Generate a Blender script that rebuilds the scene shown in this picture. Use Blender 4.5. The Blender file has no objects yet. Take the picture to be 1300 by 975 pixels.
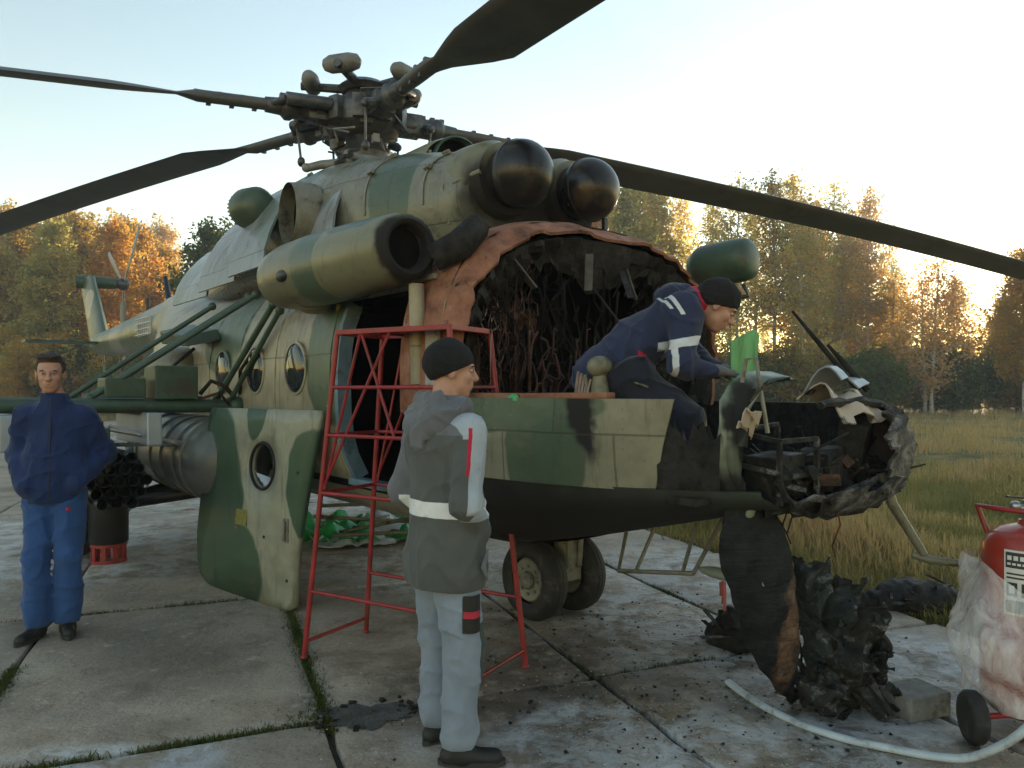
import bpy, bmesh, math, random
import numpy as np
from mathutils import Vector, Matrix, Euler

# ------------------------------------------------------------------ camera, sky, sun, exposure
scene = bpy.context.scene
COL = scene.collection
cam_data = bpy.data.cameras.new('camera')
cam = bpy.data.objects.new('camera', cam_data)
COL.objects.link(cam)
cam.location = (0, 0, 1.59)
cam.rotation_euler = (math.radians(90), 0, 0)
cam_data.sensor_width = 36
cam_data.lens = 26.1
cam_data.shift_y = 0.005
cam_data.clip_start = 0.05
cam_data.clip_end = 3000
scene.camera = cam

SUN_AZ, SUN_EL = math.radians(32.3), math.radians(2.6)     # azimuth clockwise from +Y
world = bpy.data.worlds.new('World')
scene.world = world
world.use_nodes = True
wn = world.node_tree
wn.nodes.clear()
w_out = wn.nodes.new('ShaderNodeOutputWorld')
w_bg = wn.nodes.new('ShaderNodeBackground')
w_sky = wn.nodes.new('ShaderNodeTexSky')
w_sky.sky_type = 'NISHITA'
w_sky.sun_disc = False
w_sky.sun_elevation = SUN_EL
w_sky.sun_rotation = SUN_AZ
w_sky.altitude = 100
w_sky.air_density = 1.0
w_sky.dust_density = 0.04
w_sky.ozone_density = 1.1
w_bg.inputs['Strength'].default_value = 0.15
wn.links.new(w_sky.outputs[0], w_bg.inputs[0])
wn.links.new(w_bg.outputs[0], w_out.inputs[0])

sun_data = bpy.data.lights.new('sun', 'SUN')
sun_data.energy = 4.2
sun_data.angle = math.radians(0.6)
sun_data.color = (1.0, 0.76, 0.5)
sun = bpy.data.objects.new('sun', sun_data)
COL.objects.link(sun)
sdir = Vector((math.sin(SUN_AZ) * math.cos(SUN_EL), math.cos(SUN_AZ) * math.cos(SUN_EL), math.sin(SUN_EL)))
sun.rotation_euler = sdir.to_track_quat('Z', 'Y').to_euler()
sun.location = sdir * 60

vs_ = scene.view_settings
vs_.view_transform = 'Standard'
vs_.look = 'None'
vs_.gamma = 1
vs_.use_curve_mapping = False
vs_.exposure = 2.3
scene.cycles.max_bounces = 8
scene.cycles.transparent_max_bounces = 16
scene.cycles.use_denoising = True

# ------------------------------------------------------------------ helpers
def V(*a): return Vector(a)

def tag(o, label=None, cat=None, group=None, kind=None):
    if label: o['label'] = label
    if cat: o['category'] = cat
    if group: o['group'] = group
    if kind: o['kind'] = kind
    return o

def empty(name, loc=(0, 0, 0), rz=0.0, label=None, cat=None, group=None):
    o = bpy.data.objects.new(name, None)
    COL.objects.link(o)
    o.location = loc
    o.rotation_euler = (0, 0, rz)
    o.empty_display_size = 0.2
    return tag(o, label, cat, group)

def link_mesh(name, me, parent=None, loc=None, rot=None):
    o = bpy.data.objects.new(name, me)
    COL.objects.link(o)
    if parent is not None: o.parent = parent
    if loc is not None: o.location = loc
    if rot is not None: o.rotation_euler = rot
    return o

def finish_mesh(me, mats, smooth=40):
    if not isinstance(mats, (list, tuple)): mats = [mats]
    for m in mats: me.materials.append(m)
    if smooth:
        me.polygons.foreach_set('use_smooth', [True] * len(me.polygons))
        me.set_sharp_from_angle(angle=math.radians(smooth))
    me.update()
    return me

class MB:
    def __init__(s):
        s.v, s.f, s.m = [], [], []
    def add(s, vs, fs, mi=0):
        b = len(s.v)
        s.v += [tuple(p) for p in vs]
        s.f += [tuple(i + b for i in f) for f in fs]
        s.m += [mi] * len(fs)
        return s
    def box(s, c, sz, rot=None, mi=0):
        hx, hy, hz = sz[0] / 2, sz[1] / 2, sz[2] / 2
        R = Euler(rot).to_matrix() if rot is not None and not isinstance(rot, Matrix) else rot
        vs = []
        for x in (-hx, hx):
            for y in (-hy, hy):
                for z in (-hz, hz):
                    p = Vector((x, y, z))
                    if R is not None: p = R @ p
                    vs.append(p + Vector(c))
        fs = [(0, 1, 3, 2), (4, 6, 7, 5), (0, 4, 5, 1), (2, 3, 7, 6), (0, 2, 6, 4), (1, 5, 7, 3)]
        return s.add(vs, fs, mi)
    def bar(s, a, b, w, h, mi=0, up=(0, 0, 1)):
        a, b = Vector(a), Vector(b)
        d = (b - a); L = d.length; d = d / L
        u = Vector(up)
        sx = d.cross(u)
        if sx.length < 1e-4: sx = d.cross(Vector((1, 0, 0)))
        sx.normalize(); uz = sx.cross(d)
        R = Matrix((d, sx, uz)).transposed()
        return s.box((a + b) / 2, (L, w, h), R, mi)
    def loft(s, rings, cap0=True, cap1=True, closed=True, mi=0):
        n = len(rings[0]); vs = []; fs = []
        for r in rings: vs += list(r)
        for i in range(len(rings) - 1):
            for j in range(n if closed else n - 1):
                k = (j + 1) % n
                fs.append((i * n + j, i * n + k, (i + 1) * n + k, (i + 1) * n + j))
        if cap0: fs.append(tuple(reversed(range(n))))
        if cap1: fs.append(tuple((len(rings) - 1) * n + j for j in range(n)))
        return s.add(vs, fs, mi)
    def tube(s, pts, r, n=8, caps=True, mi=0, squash=1.0):
        pts = [Vector(p) for p in pts]
        rs = r if isinstance(r, (list, tuple)) else [r] * len(pts)
        rings = []; prev = None
        for i, p in enumerate(pts):
            d = (pts[min(i + 1, len(pts) - 1)] - pts[max(i - 1, 0)])
            if d.length < 1e-9: d = Vector((0, 0, 1))
            d.normalize()
            if prev is None:
                u = d.cross(Vector((0, 0, 1)))
                if u.length < 1e-3: u = d.cross(Vector((1, 0, 0)))
            else:
                u = prev - d * prev.dot(d)
                if u.length < 1e-4: u = d.orthogonal()
            u.normalize(); w = d.cross(u); prev = u
            rings.append([p + (u * math.cos(t) + w * math.sin(t) * squash) * rs[i] for t in [2 * math.pi * k / n for k in range(n)]])
        return s.loft(rings, caps, caps, True, mi)
    def cyl(s, a, b, ra, rb=None, n=16, caps=True, mi=0):
        return s.tube([a, b], [ra, ra if rb is None else rb], n, caps, mi)
    def lathe(s, o, axis, prof, n=24, mi=0, cap0=True, cap1=True):
        """prof: (distance along the axis, radius)"""
        o = Vector(o); d = Vector(axis).normalized()
        u = d.orthogonal().normalized(); w = d.cross(u)
        rings = [[o + d * t + (u * math.cos(2 * math.pi * k / n) + w * math.sin(2 * math.pi * k / n)) * max(r, 1e-4) for k in range(n)] for t, r in prof]
        return s.loft(rings, cap0, cap1, True, mi)
    def ell(s, c, rad, n=20, m=12, R=None, mi=0):
        c = Vector(c); rings = []
        for i in range(m + 1):
            ph = -math.pi / 2 + math.pi * i / m
            ring = []
            for k in range(n):
                t = 2 * math.pi * k / n
                cp = max(math.cos(ph), 1e-3)
                p = Vector((rad[0] * cp * math.cos(t), rad[1] * cp * math.sin(t), rad[2] * math.sin(ph)))
                if R is not None: p = R @ p
                ring.append(c + p)
            rings.append(ring)
        return s.loft(rings, True, True, True, mi)
    def sheet(s, grid, th=0.0, mi=0):
        """grid[i][j] of points; optional thickness along the normals (closed slab)"""
        n, m = len(grid), len(grid[0])
        P = [[Vector(p) for p in row] for row in grid]
        vs = [p for row in P for p in row]
        fs = [(i * m + j, i * m + j + 1, (i + 1) * m + j + 1, (i + 1) * m + j) for i in range(n - 1) for j in range(m - 1)]
        if th:
            off = []
            for i in range(n):
                for j in range(m):
                    a = P[min(i + 1, n - 1)][j] - P[max(i - 1, 0)][j]
                    b = P[i][min(j + 1, m - 1)] - P[i][max(j - 1, 0)]
                    nn = a.cross(b)
                    if nn.length > 1e-9: nn.normalize()
                    off.append(P[i][j] + nn * th)
            N = n * m
            vs = vs + off
            fs = fs + [tuple(reversed([q + N for q in f])) for f in fs]
            edge = [(0, j) for j in range(m)] + [(i, m - 1) for i in range(1, n)] + [(n - 1, j) for j in range(m - 2, -1, -1)] + [(i, 0) for i in range(n - 2, 0, -1)]
            idx = [i * m + j for i, j in edge]
            for k in range(len(idx)):
                a, b = idx[k], idx[(k + 1) % len(idx)]
                fs.append((b, a, a + N, b + N))
        return s.add(vs, fs, mi)
    def plate(s, outline, th, R=None, o=(0, 0, 0), mi=0):
        """outline: 2D points in the local xz plane, thickness along y"""
        o = Vector(o)
        def T(p):
            p = Vector(p)
            return (R @ p if R is not None else p) + o
        a = [T((x, -th / 2, z)) for x, z in outline]
        b = [T((x, th / 2, z)) for x, z in outline]
        return s.loft([a, b], True, True, True, mi)
    def mesh(s, name, mats, smooth=40, bevel=0, segs=2, recalc=True):
        me = bpy.data.meshes.new(name)
        me.from_pydata(s.v, [], s.f)
        if s.m and max(s.m) > 0: me.polygons.foreach_set('material_index', s.m)
        bm = bmesh.new(); bm.from_mesh(me)
        if recalc: bmesh.ops.recalc_face_normals(bm, faces=bm.faces)
        if bevel:
            es = [e for e in bm.edges if len(e.link_faces) == 2 and e.calc_face_angle(0) > math.radians(32)]
            if es: bmesh.ops.bevel(bm, geom=es, offset=bevel, segments=segs, affect='EDGES', clamp_overlap=True, profile=0.6)
        bm.to_mesh(me); bm.free()
        return finish_mesh(me, mats, smooth)
    def build(s, name, mats, parent=None, smooth=40, bevel=0, segs=2, loc=None, rot=None, label=None, recalc=True):
        o = link_mesh(name, s.mesh(name, mats, smooth, bevel, segs, recalc), parent, loc, rot)
        if label: o['label'] = label
        return o

def vnoise(P, scale, seed=0, octaves=3):
    """cheap smooth pseudo noise in about -1..1, P is (N,3)"""
    rng = np.random.RandomState(seed)
    out = np.zeros(len(P)); amp = 1.0; tot = 0
    for o in range(octaves):
        for k in range(4):
            d = rng.normal(size=3); d /= np.linalg.norm(d)
            out += amp * np.sin((P @ d) * scale * (1 + 0.5 * rng.rand()) * (2 ** o) + rng.rand() * 6.28 + 1.3 * np.sin((P @ np.roll(d, 1)) * scale * 0.7 * (2 ** o) + rng.rand() * 6.28))
        tot += amp * 2.2; amp *= 0.55
    return out / tot

# ---- signed-distance modelling (surface nets) for bodies, clothes, wreckage
def sd_cone(P, a, b, ra, rb, flat=None):
    a = np.array(a, float); b = np.array(b, float)
    ab = b - a; L2 = max(ab @ ab, 1e-9)
    q = P - a
    t = np.clip(q @ ab / L2, 0, 1)
    d = q - t[:, None] * ab
    if flat is not None:
        ax, s = np.array(flat[0], float), flat[1]
        ax = ax / np.linalg.norm(ax)
        c = d @ ax
        d = d + (c * (1 / s - 1))[:, None] * ax
        return (np.linalg.norm(d, axis=1) - (ra + (rb - ra) * t)) * (s if s < 1 else 1)
    return np.linalg.norm(d, axis=1) - (ra + (rb - ra) * t)

def sd_ell(P, c, r, R=None):
    q = P - np.array(c, float)
    if R is not None: q = q @ np.array(R)
    r = np.array(r, float)
    k0 = np.linalg.norm(q / r, axis=1)
    k1 = np.linalg.norm(q / (r * r), axis=1)
    return k0 * (k0 - 1.0) / np.maximum(k1, 1e-6)

def smin(a, b, k):
    if k <= 0: return np.minimum(a, b)
    h = np.clip(0.5 + 0.5 * (b - a) / k, 0, 1)
    return b * (1 - h) + a * h - k * h * (1 - h)

def surface_nets(fn, lo, hi, h):
    lo = np.array(lo, float); hi = np.array(hi, float)
    n = np.ceil((hi - lo) / h).astype(int) + 1
    ax = [lo[i] + h * np.arange(n[i]) for i in range(3)]
    G = np.stack(np.meshgrid(*ax, indexing='ij'), -1).reshape(-1, 3)
    F = fn(G).reshape(n)
    S = F < 0
    c = n - 1
    cnt = np.zeros(c, int)
    offs = [(i, j, k) for i in (0, 1) for j in (0, 1) for k in (0, 1)]
    for o in offs: cnt += S[o[0]:o[0] + c[0], o[1]:o[1] + c[1], o[2]:o[2] + c[2]]
    act = (cnt > 0) & (cnt < 8)
    idx = np.argwhere(act)
    vid = -np.ones(c, int); vid[act] = np.arange(len(idx))
    acc = np.zeros((len(idx), 3)); num = np.zeros(len(idx))
    for o1 in offs:
        for a in range(3):
            if o1[a]: continue
            o2 = list(o1); o2[a] = 1
            f1 = F[tuple((idx + np.array(o1)).T)]; f2 = F[tuple((idx + np.array(o2)).T)]
            m = (f1 < 0) != (f2 < 0)
            t = np.where(m, f1 / np.where(m, f1 - f2, 1), 0)
            p = np.tile(np.array(o1, float), (len(idx), 1)); p[:, a] += t
            acc[m] += p[m]; num[m] += 1
    vs = lo + (idx + acc / num[:, None]) * h
    faces = []
    for a in range(3):
        b, d = (a + 1) % 3, (a + 2) % 3
        sl1 = [slice(None)] * 3; sl2 = [slice(None)] * 3
        sl1[a] = slice(0, -1); sl2[a] = slice(1, None)
        A = S[tuple(sl1)]; B = S[tuple(sl2)]
        e = np.argwhere(A != B)
        ok = (e[:, b] > 0) & (e[:, d] > 0) & (e[:, b] < c[b]) & (e[:, d] < c[d])
        e = e[ok]
        q = []
        for db, dd in ((1, 1), (0, 1), (0, 0), (1, 0)):
            g = e.copy(); g[:, b] -= db; g[:, d] -= dd
            q.append(vid[tuple(g.T)])
        q = np.stack(q, 1)
        fl = A[tuple(e.T)]
        q[~fl] = q[~fl][:, ::-1]
        faces.append(q)
    return vs, np.concatenate(faces)

def np_mesh(name, vs, faces, mats, smooth=0, mi=None):
    me = bpy.data.meshes.new(name)
    nv, nf = len(vs), len(faces); k = faces.shape[1]
    me.vertices.add(nv); me.vertices.foreach_set('co', np.asarray(vs, np.float32).ravel())
    me.loops.add(nf * k); me.loops.foreach_set('vertex_index', faces.astype(np.int32).ravel())
    me.polygons.add(nf)
    me.polygons.foreach_set('loop_start', np.arange(0, nf * k, k, dtype=np.int32))
    if not isinstance(mats, (list, tuple)): mats = [mats]
    for m in mats: me.materials.append(m)
    if mi is not None: me.polygons.foreach_set('material_index', np.asarray(mi, np.int32))
    if smooth: me.polygons.foreach_set('use_smooth', np.ones(nf, bool))
    me.update(calc_edges=True); me.validate()
    return me

# ------------------------------------------------------------------ materials
def srgb(r, g, b):
    f = lambda c: (c / 255 / 12.92) if c / 255 <= 0.04045 else ((c / 255 + 0.055) / 1.055) ** 2.4
    return (f(r), f(g), f(b), 1)

class NT:
    def __init__(s, name):
        s.mat = bpy.data.materials.new(name); s.mat.use_nodes = True
        s.t = s.mat.node_tree; s.t.nodes.clear()
        s.out = s.n('ShaderNodeOutputMaterial')
        s.b = s.n('ShaderNodeBsdfPrincipled')
        s.t.links.new(s.b.outputs[0], s.out.inputs[0])
    def n(s, typ, **kw):
        nd = s.t.nodes.new(typ)
        for k, v in kw.items(): setattr(nd, k, v)
        return nd
    def put(s, sock, v):
        if hasattr(v, 'links') or isinstance(v, bpy.types.NodeSocket): s.t.links.new(v, sock)
        elif v is not None:
            if hasattr(sock.default_value, '__len__') and not hasattr(v, '__len__'): v = [v] * len(sock.default_value)
            if hasattr(v, '__len__') and len(sock.default_value) == 4 and len(v) == 3: v = (*v, 1)
            if hasattr(v, '__len__') and len(sock.default_value) == 3 and len(v) == 4: v = v[:3]
            sock.default_value = v
    def coord(s, kind='Object'):
        if kind == 'World': return s.n('ShaderNodeNewGeometry').outputs['Position']
        return s.n('ShaderNodeTexCoord').outputs[kind]
    def noise(s, co, scale, detail=4, rough=0.55, dist=0.0, out=0):
        nd = s.n('ShaderNodeTexNoise'); s.put(nd.inputs['Vector'], co)
        nd.inputs['Scale'].default_value = scale; nd.inputs['Detail'].default_value = detail
        nd.inputs['Roughness'].default_value = rough; nd.inputs['Distortion'].default_value = dist
        return nd.outputs[out]
    def ramp(s, fac, stops, interp='LINEAR'):
        nd = s.n('ShaderNodeValToRGB'); s.put(nd.inputs[0], fac)
        el = nd.color_ramp.elements; nd.color_ramp.interpolation = interp
        while len(el) < len(stops): el.new(0.5)
        for e, (p, c) in zip(el, stops):
            e.position = p; e.color = (c, c, c, 1) if not hasattr(c, '__len__') else (tuple(c) + (1,))[:4]
        return nd.outputs[0]
    def step(s, x, a, b):
        nd = s.n('ShaderNodeMapRange'); nd.interpolation_type = 'SMOOTHSTEP'
        s.put(nd.inputs[0], x); nd.inputs[1].default_value = a; nd.inputs[2].default_value = b
        return nd.outputs[0]
    def mix(s, fac, a, b, blend='MIX'):
        nd = s.n('ShaderNodeMix', data_type='RGBA', blend_type=blend)
        s.put(nd.inputs[0], fac); s.put(nd.inputs[6], a); s.put(nd.inputs[7], b)
        return nd.outputs[2]
    def math(s, op, a, b=None, c=None):
        nd = s.n('ShaderNodeMath', operation=op)
        s.put(nd.inputs[0], a)
        if b is not None: s.put(nd.inputs[1], b)
        if c is not None: s.put(nd.inputs[2], c)
        return nd.outputs[0]
    def vmath(s, op, a, b=None):
        nd = s.n('ShaderNodeVectorMath', operation=op)
        s.put(nd.inputs[0], a)
        if b is not None: s.put(nd.inputs[1], b)
        return nd.outputs['Value'] if op in ('LENGTH', 'DOT_PRODUCT') else nd.outputs[0]
    def blob(s, co, c, r, soft=0.04):
        """1 inside the ellipsoid"""
        d = s.vmath('LENGTH', s.vmath('DIVIDE', s.vmath('SUBTRACT', co, c), r))
        return s.step(d, 1 + soft, 1 - soft)
    def warp(s, co, scale, amt):
        n = s.noise(co, scale, 3, 0.5, 0, 1)
        return s.vmath('ADD', co, s.vmath('MULTIPLY', s.vmath('SUBTRACT', n, (0.5, 0.5, 0.5)), (amt, amt, amt)))
    def bump(s, h, strength=0.3, dist=0.02, normal=None):
        nd = s.n('ShaderNodeBump'); s.put(nd.inputs['Height'], h)
        nd.inputs['Strength'].default_value = strength; nd.inputs['Distance'].default_value = dist
        if normal is not None: s.put(nd.inputs['Normal'], normal)
        s.t.links.new(nd.outputs[0], s.b.inputs['Normal'])
        return nd.outputs[0]
    def set(s, color=None, rough=None, metal=None, spec=None, **kw):
        if color is not None: s.put(s.b.inputs['Base Color'], color)
        if rough is not None: s.put(s.b.inputs['Roughness'], rough)
        if metal is not None: s.put(s.b.inputs['Metallic'], metal)
        if spec is not None: s.put(s.b.inputs['Specular IOR Level'], spec)
        for k, v in kw.items(): s.put(s.b.inputs[k], v)
        return s.mat

def simple(name, color, rough=0.6, metal=0.0, var=0.25, scale=6, bump=0.15, bscale=40, dirt=None, bdist=0.004, spec=None):
    t = NT(name); co = t.coord()
    n1 = t.noise(co, scale, 5, 0.6)
    c = tuple(color[:3])
    dark = tuple(x * (1 - var) for x in c); lite = tuple(min(1, x * (1 + var)) for x in c)
    colr = t.ramp(n1, [(0.3, dark), (0.7, lite)])
    if dirt:
        colr = t.mix(t.step(t.noise(co, scale * 0.6, 6, 0.7), 0.5, 0.68), colr, dirt)
    t.set(colr, t.math('MULTIPLY_ADD', n1, 0.25, rough - 0.12), metal, spec)
    if bump: t.bump(t.noise(co, bscale, 4, 0.6), bump, bdist)
    return t.mat

TAN = (0.33, 0.30, 0.215)
OLIVE = (0.18, 0.178, 0.105)
GREEN = (0.066, 0.104, 0.066)
def camo(name, blobs=(), base=TAN, second=GREEN, noise_scale=0.0, noise_thr=0.5, soot=(), rough=0.38, seams=True, olive=0.0, primer=None):
    """weathered two or three colour paint; blobs = painted patches, soot = burnt patches"""
    t = NT(name); co = t.coord(); wc = t.warp(co, 2.2, 0.16)
    n = t.noise(co, 5, 6, 0.65)
    col = t.mix(t.ramp(n, [(0.3, 0.0), (0.75, 1.0)]), tuple(x * 0.8 for x in base), tuple(x * 1.15 for x in base))
    if olive:
        col = t.mix(t.step(t.noise(wc, olive, 1, 0.3), 0.5, 0.53), col, OLIVE)
    mask = None
    for c, r in blobs:
        b = t.blob(wc, c, r)
        mask = b if mask is None else t.math('MAXIMUM', mask, b)
    if noise_scale:
        b = t.step(t.noise(wc, noise_scale, 1, 0.3), noise_thr, noise_thr + 0.025)
        mask = b if mask is None else t.math('MAXIMUM', mask, b)
    if mask is not None:
        g = t.mix(n, tuple(x * 0.8 for x in second), tuple(x * 1.25 for x in second))
        col = t.mix(mask, col, g)
    # chips, streaks, grime
    st = t.vmath('MULTIPLY', co, (9, 9, 1.2))
    grime = t.step(t.noise(st, 1.6, 6, 0.75), 0.50, 0.72)
    col = t.mix(t.math('MULTIPLY', t.step(t.noise(co, 1.1, 6, 0.7), 0.48, 0.66), 0.35), col, (0.10, 0.085, 0.06))
    col = t.mix(t.math('MULTIPLY', grime, 0.6), col, (0.06, 0.055, 0.045))
    chips = t.step(t.noise(co, 26, 4, 0.75), 0.69, 0.72)
    col = t.mix(t.math('MULTIPLY', chips, 0.7), col, (0.30, 0.30, 0.28))
    flake = t.math('MULTIPLY', t.step(t.noise(co, 11, 7, 0.8), 0.63, 0.655), t.step(t.noise(co, 1.7, 3, 0.5), 0.48, 0.58))
    col = t.mix(t.math('MULTIPLY', flake, 0.75), col, (0.24, 0.245, 0.24))
    oil = t.math('MULTIPLY', t.step(t.noise(t.vmath('MULTIPLY', co, (5, 5, 0.5)), 1.5, 6, 0.75), 0.58, 0.72), 0.6)
    col = t.mix(oil, col, (0.035, 0.03, 0.024))
    rg = t.math('MULTIPLY_ADD', n, 0.3, rough - 0.15)
    if primer is not None:
        pm = None
        for c, r in primer:
            b = t.blob(t.warp(co, 5, 0.25), c, r, 0.2)
            pm = b if pm is None else t.math('MAXIMUM', pm, b)
        col = t.mix(pm, col, t.ramp(t.noise(co, 9, 6, 0.7), [(0.3, (0.12, 0.055, 0.035)), (0.5, (0.34, 0.15, 0.09)), (0.75, (0.42, 0.25, 0.18))]))
    for c, r in soot:
        b = t.blob(t.warp(co, 4, 0.35), c, r, 0.35)
        col = t.mix(b, col, (0.012, 0.011, 0.010))
        rg = t.math('MAXIMUM', rg, t.math('MULTIPLY', b, 0.85))
    if seams:
        br = t.n('ShaderNodeTexBrick')
        sep = t.n('ShaderNodeSeparateXYZ'); t.put(sep.inputs[0], co)
        cmb = t.n('ShaderNodeCombineXYZ'); t.put(cmb.inputs[0], sep.outputs[0]); t.put(cmb.inputs[1], sep.outputs[2])
        t.put(br.inputs['Vector'], t.warp(cmb.outputs[0], 1.5, 0.02))
        br.inputs['Scale'].default_value = 1.0; br.inputs['Mortar Size'].default_value = 0.006
        br.inputs['Brick Width'].default_value = 0.62; br.inputs['Row Height'].default_value = 0.46; br.inputs['Mortar Smooth'].default_value = 0.3
        vor = t.n('ShaderNodeTexVoronoi'); vor.inputs['Scale'].default_value = 22; vor.inputs['Randomness'].default_value = 0.0
        t.put(vor.inputs['Vector'], co)
        riv = t.step(vor.outputs['Distance'], 0.14, 0.1)
        dent = t.noise(co, 3.5, 3, 0.5)
        h = t.math('ADD', t.math('MULTIPLY', br.outputs['Fac'], -0.7), t.math('ADD', t.math('MULTIPLY', riv, 0.25), t.math('MULTIPLY', dent, 3.0)))
        t.bump(h, 0.6, 0.008)
        col = t.mix(t.math('MULTIPLY', br.outputs['Fac'], 0.55), col, (0.045, 0.042, 0.035))
        col = t.mix(t.math('MULTIPLY', riv, 0.28), col, (0.05, 0.048, 0.04))
        t.set(col, rg, 0.0, 0.5)
    else:
        t.set(col, rg, 0.0, 0.5)
        t.bump(t.noise(co, 6, 5, 0.6), 0.2, 0.012)
    return t.mat

def char_mat(name, tint=(0.016, 0.015, 0.014), ash=0.0, rust=0.0, scale=14, rough=0.75):
    t = NT(name); co = t.coord()
    n = t.noise(co, scale, 8, 0.7)
    col = t.ramp(n, [(0.3, tuple(x * 0.35 for x in tint)), (0.7, tuple(x * 2.2 for x in tint))])
    if ash: col = t.mix(t.math('MULTIPLY', t.step(t.noise(co, scale * 0.8, 7, 0.75), 0.60 - ash * 0.12, 0.70), 0.9), col, (0.25, 0.245, 0.24))
    if rust: col = t.mix(t.step(t.noise(co, scale * 0.4, 6, 0.7), 0.62 - rust * 0.2, 0.70), col, (0.20, 0.085, 0.045))
    t.set(col, t.ramp(t.noise(co, scale * 0.7, 4, 0.6), [(0.35, rough - 0.3), (0.65, rough + 0.2)]), 0.0, 0.22)
    t.bump(n, 0.8, 0.02)
    return t.mat

M = {}
M['char'] = char_mat('charred_black')
M['char_ash'] = char_mat('charred_with_ash', ash=0.7)
M['char_rust'] = char_mat('charred_rusty', tint=(0.03, 0.02, 0.015), rust=0.7)
M['soot_shade'] = simple('soot_and_shade_black', (0.008, 0.0075, 0.007), 0.95, 0, 0.4, 8, 0.4, spec=0.1)  # black for sooted interior parts and the painted dark of the heater mouth
M['wire_red'] = simple('burnt_copper_wire', (0.065, 0.03, 0.024), 0.7, 0.0, 0.8, 7, 0.2, spec=0.2, dirt=(.012, .01, .01))
M['wire_dark'] = simple('burnt_dark_wire', (0.012, 0.010, 0.009), 0.8, 0, 0.5, 14, 0.2, spec=0.15)
M['wire_pale'] = simple('burnt_pale_wire', (0.28, 0.20, 0.17), 0.6, 0, 0.4, 14, 0.2)
M['primer'] = None
t = NT('burnt_primer'); co = t.coord()
n = t.noise(co, 6, 8, 0.7)
colr = t.ramp(n, [(0.30, (0.05, 0.03, 0.025)), (0.44, (0.22, 0.095, 0.06)), (0.6, (0.33, 0.155, 0.10)), (0.78, (0.44, 0.31, 0.25))])
colr = t.mix(t.step(t.noise(co, 13, 7, 0.75), 0.6, 0.68), colr, (0.02, 0.017, 0.015))
t.set(colr, 0.75, 0, 0.3); t.bump(n, 0.5, 0.02)
M['primer'] = t.mat
M['dark_green'] = simple('dark_green_paint', (0.042, 0.080, 0.054), 0.45, 0, 0.25, 7, 0.1, dirt=(0.05, 0.045, 0.035))
M['rubber'] = simple('tyre_rubber', (0.018, 0.018, 0.019), 0.75, 0, 0.35, 18, 0.25, dirt=(0.06, 0.052, 0.045))
M['wheel_grey'] = simple('wheel_hub_paint', (0.22, 0.21, 0.17), 0.5, 0.1, 0.2, 14, 0.15, dirt=(0.06, 0.05, 0.04))
M['gear_grey'] = simple('gear_leg_paint', (0.20, 0.195, 0.155), 0.5, 0.1, 0.25, 12, 0.2, dirt=(0.05, 0.04, 0.03))
M['steel'] = simple('bare_steel', (0.35, 0.36, 0.38), 0.35, 0.85, 0.2, 16, 0.1)
M['hub_metal'] = simple('greasy_hub_metal', (0.085, 0.09, 0.095), 0.42, 0.35, 0.5, 9, 0.3, dirt=(0.03, 0.025, 0.02))
M['hub_grey'] = simple('grey_hub_paint', (0.24, 0.25, 0.245), 0.45, 0.0, 0.2, 8, 0.15, dirt=(0.10, 0.095, 0.08))
M['blade'] = simple('rotor_blade_paint', (0.085, 0.084, 0.078), 0.5, 0, 0.3, 3, 0.1, dirt=(0.045, 0.042, 0.04))
M['red_paint'] = simple('chipped_red_paint', (0.28, 0.022, 0.026), 0.42, 0, 0.3, 9, 0.15, dirt=(0.13, 0.03, 0.022))
M['black_paint'] = simple('black_paint', (0.012, 0.012, 0.013), 0.45, 0, 0.3, 8, 0.1)
M['white_sheet'] = simple('white_panel', (0.62, 0.64, 0.66), 0.5, 0, 0.12, 6, 0.1)
M['pale_metal'] = simple('pale_grey_panel', (0.36, 0.40, 0.43), 0.35, 0.3, 0.12, 6, 0.08)
M['bright_green'] = simple('bright_green_plastic', (0.045, 0.42, 0.13), 0.4, 0, 0.25, 5, 0.1)
M['cabin_blue'] = simple('cabin_blue_paint', (0.12, 0.19, 0.24), 0.5, 0, 0.25, 6, 0.1, dirt=(0.04, 0.05, 0.055))
M['yellow'] = simple('yellow_stencil', (0.55, 0.42, 0.06), 0.6, 0, 0.25, 20, 0)
M['domeblack'] = simple('scorched_dome_metal', (0.022, 0.021, 0.022), 0.30, 0.35, 0.5, 5, 0.12, dirt=(0.09, 0.06, 0.035))
t = NT('window_glass')
t.set((0.02, 0.025, 0.028, 1), 0.06, 0, 0.9)
M['glass'] = t.mat
# ------------------------------------------------------------------ ground, apron, field
random.seed(4); np.random.seed(4)
AX = Vector((0.37, -0.929)); BX = Vector((0.929, 0.37))      # slab grid axes
def ab(a, b): return AX * a + BX * b
def sstep(x, a, b):
    t = np.clip((x - a) / (b - a), 0, 1); return t * t * (3 - 2 * t)
def field_z(X, Y):
    X = np.asarray(X, float); Y = np.asarray(Y, float)
    b = X * 0.929 + Y * 0.37
    a = X * 0.37 - Y * 0.929
    off = np.maximum(b - 4.5, np.maximum(-40 - a, 0))         # metres beyond the concrete
    P = np.stack([X.ravel(), Y.ravel(), X.ravel() * 0], 1)
    bump = (vnoise(P, 0.55, 3, 3)).reshape(X.shape)
    z = -0.09 + 0.10 * sstep(off, 0.0, 1.2) + bump * 0.07 * sstep(off, 0.3, 3)
    z += 0.5 * sstep(Y, 30, 75) * sstep(X, 0, 12)
    z += 2.0 * sstep(Y, 41, 58) * (1 - sstep(X, -6, 8))
    z += 3.0 * sstep(Y, 100, 160) + 2.5 * sstep(np.abs(X), 90, 155)
    return z

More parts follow.
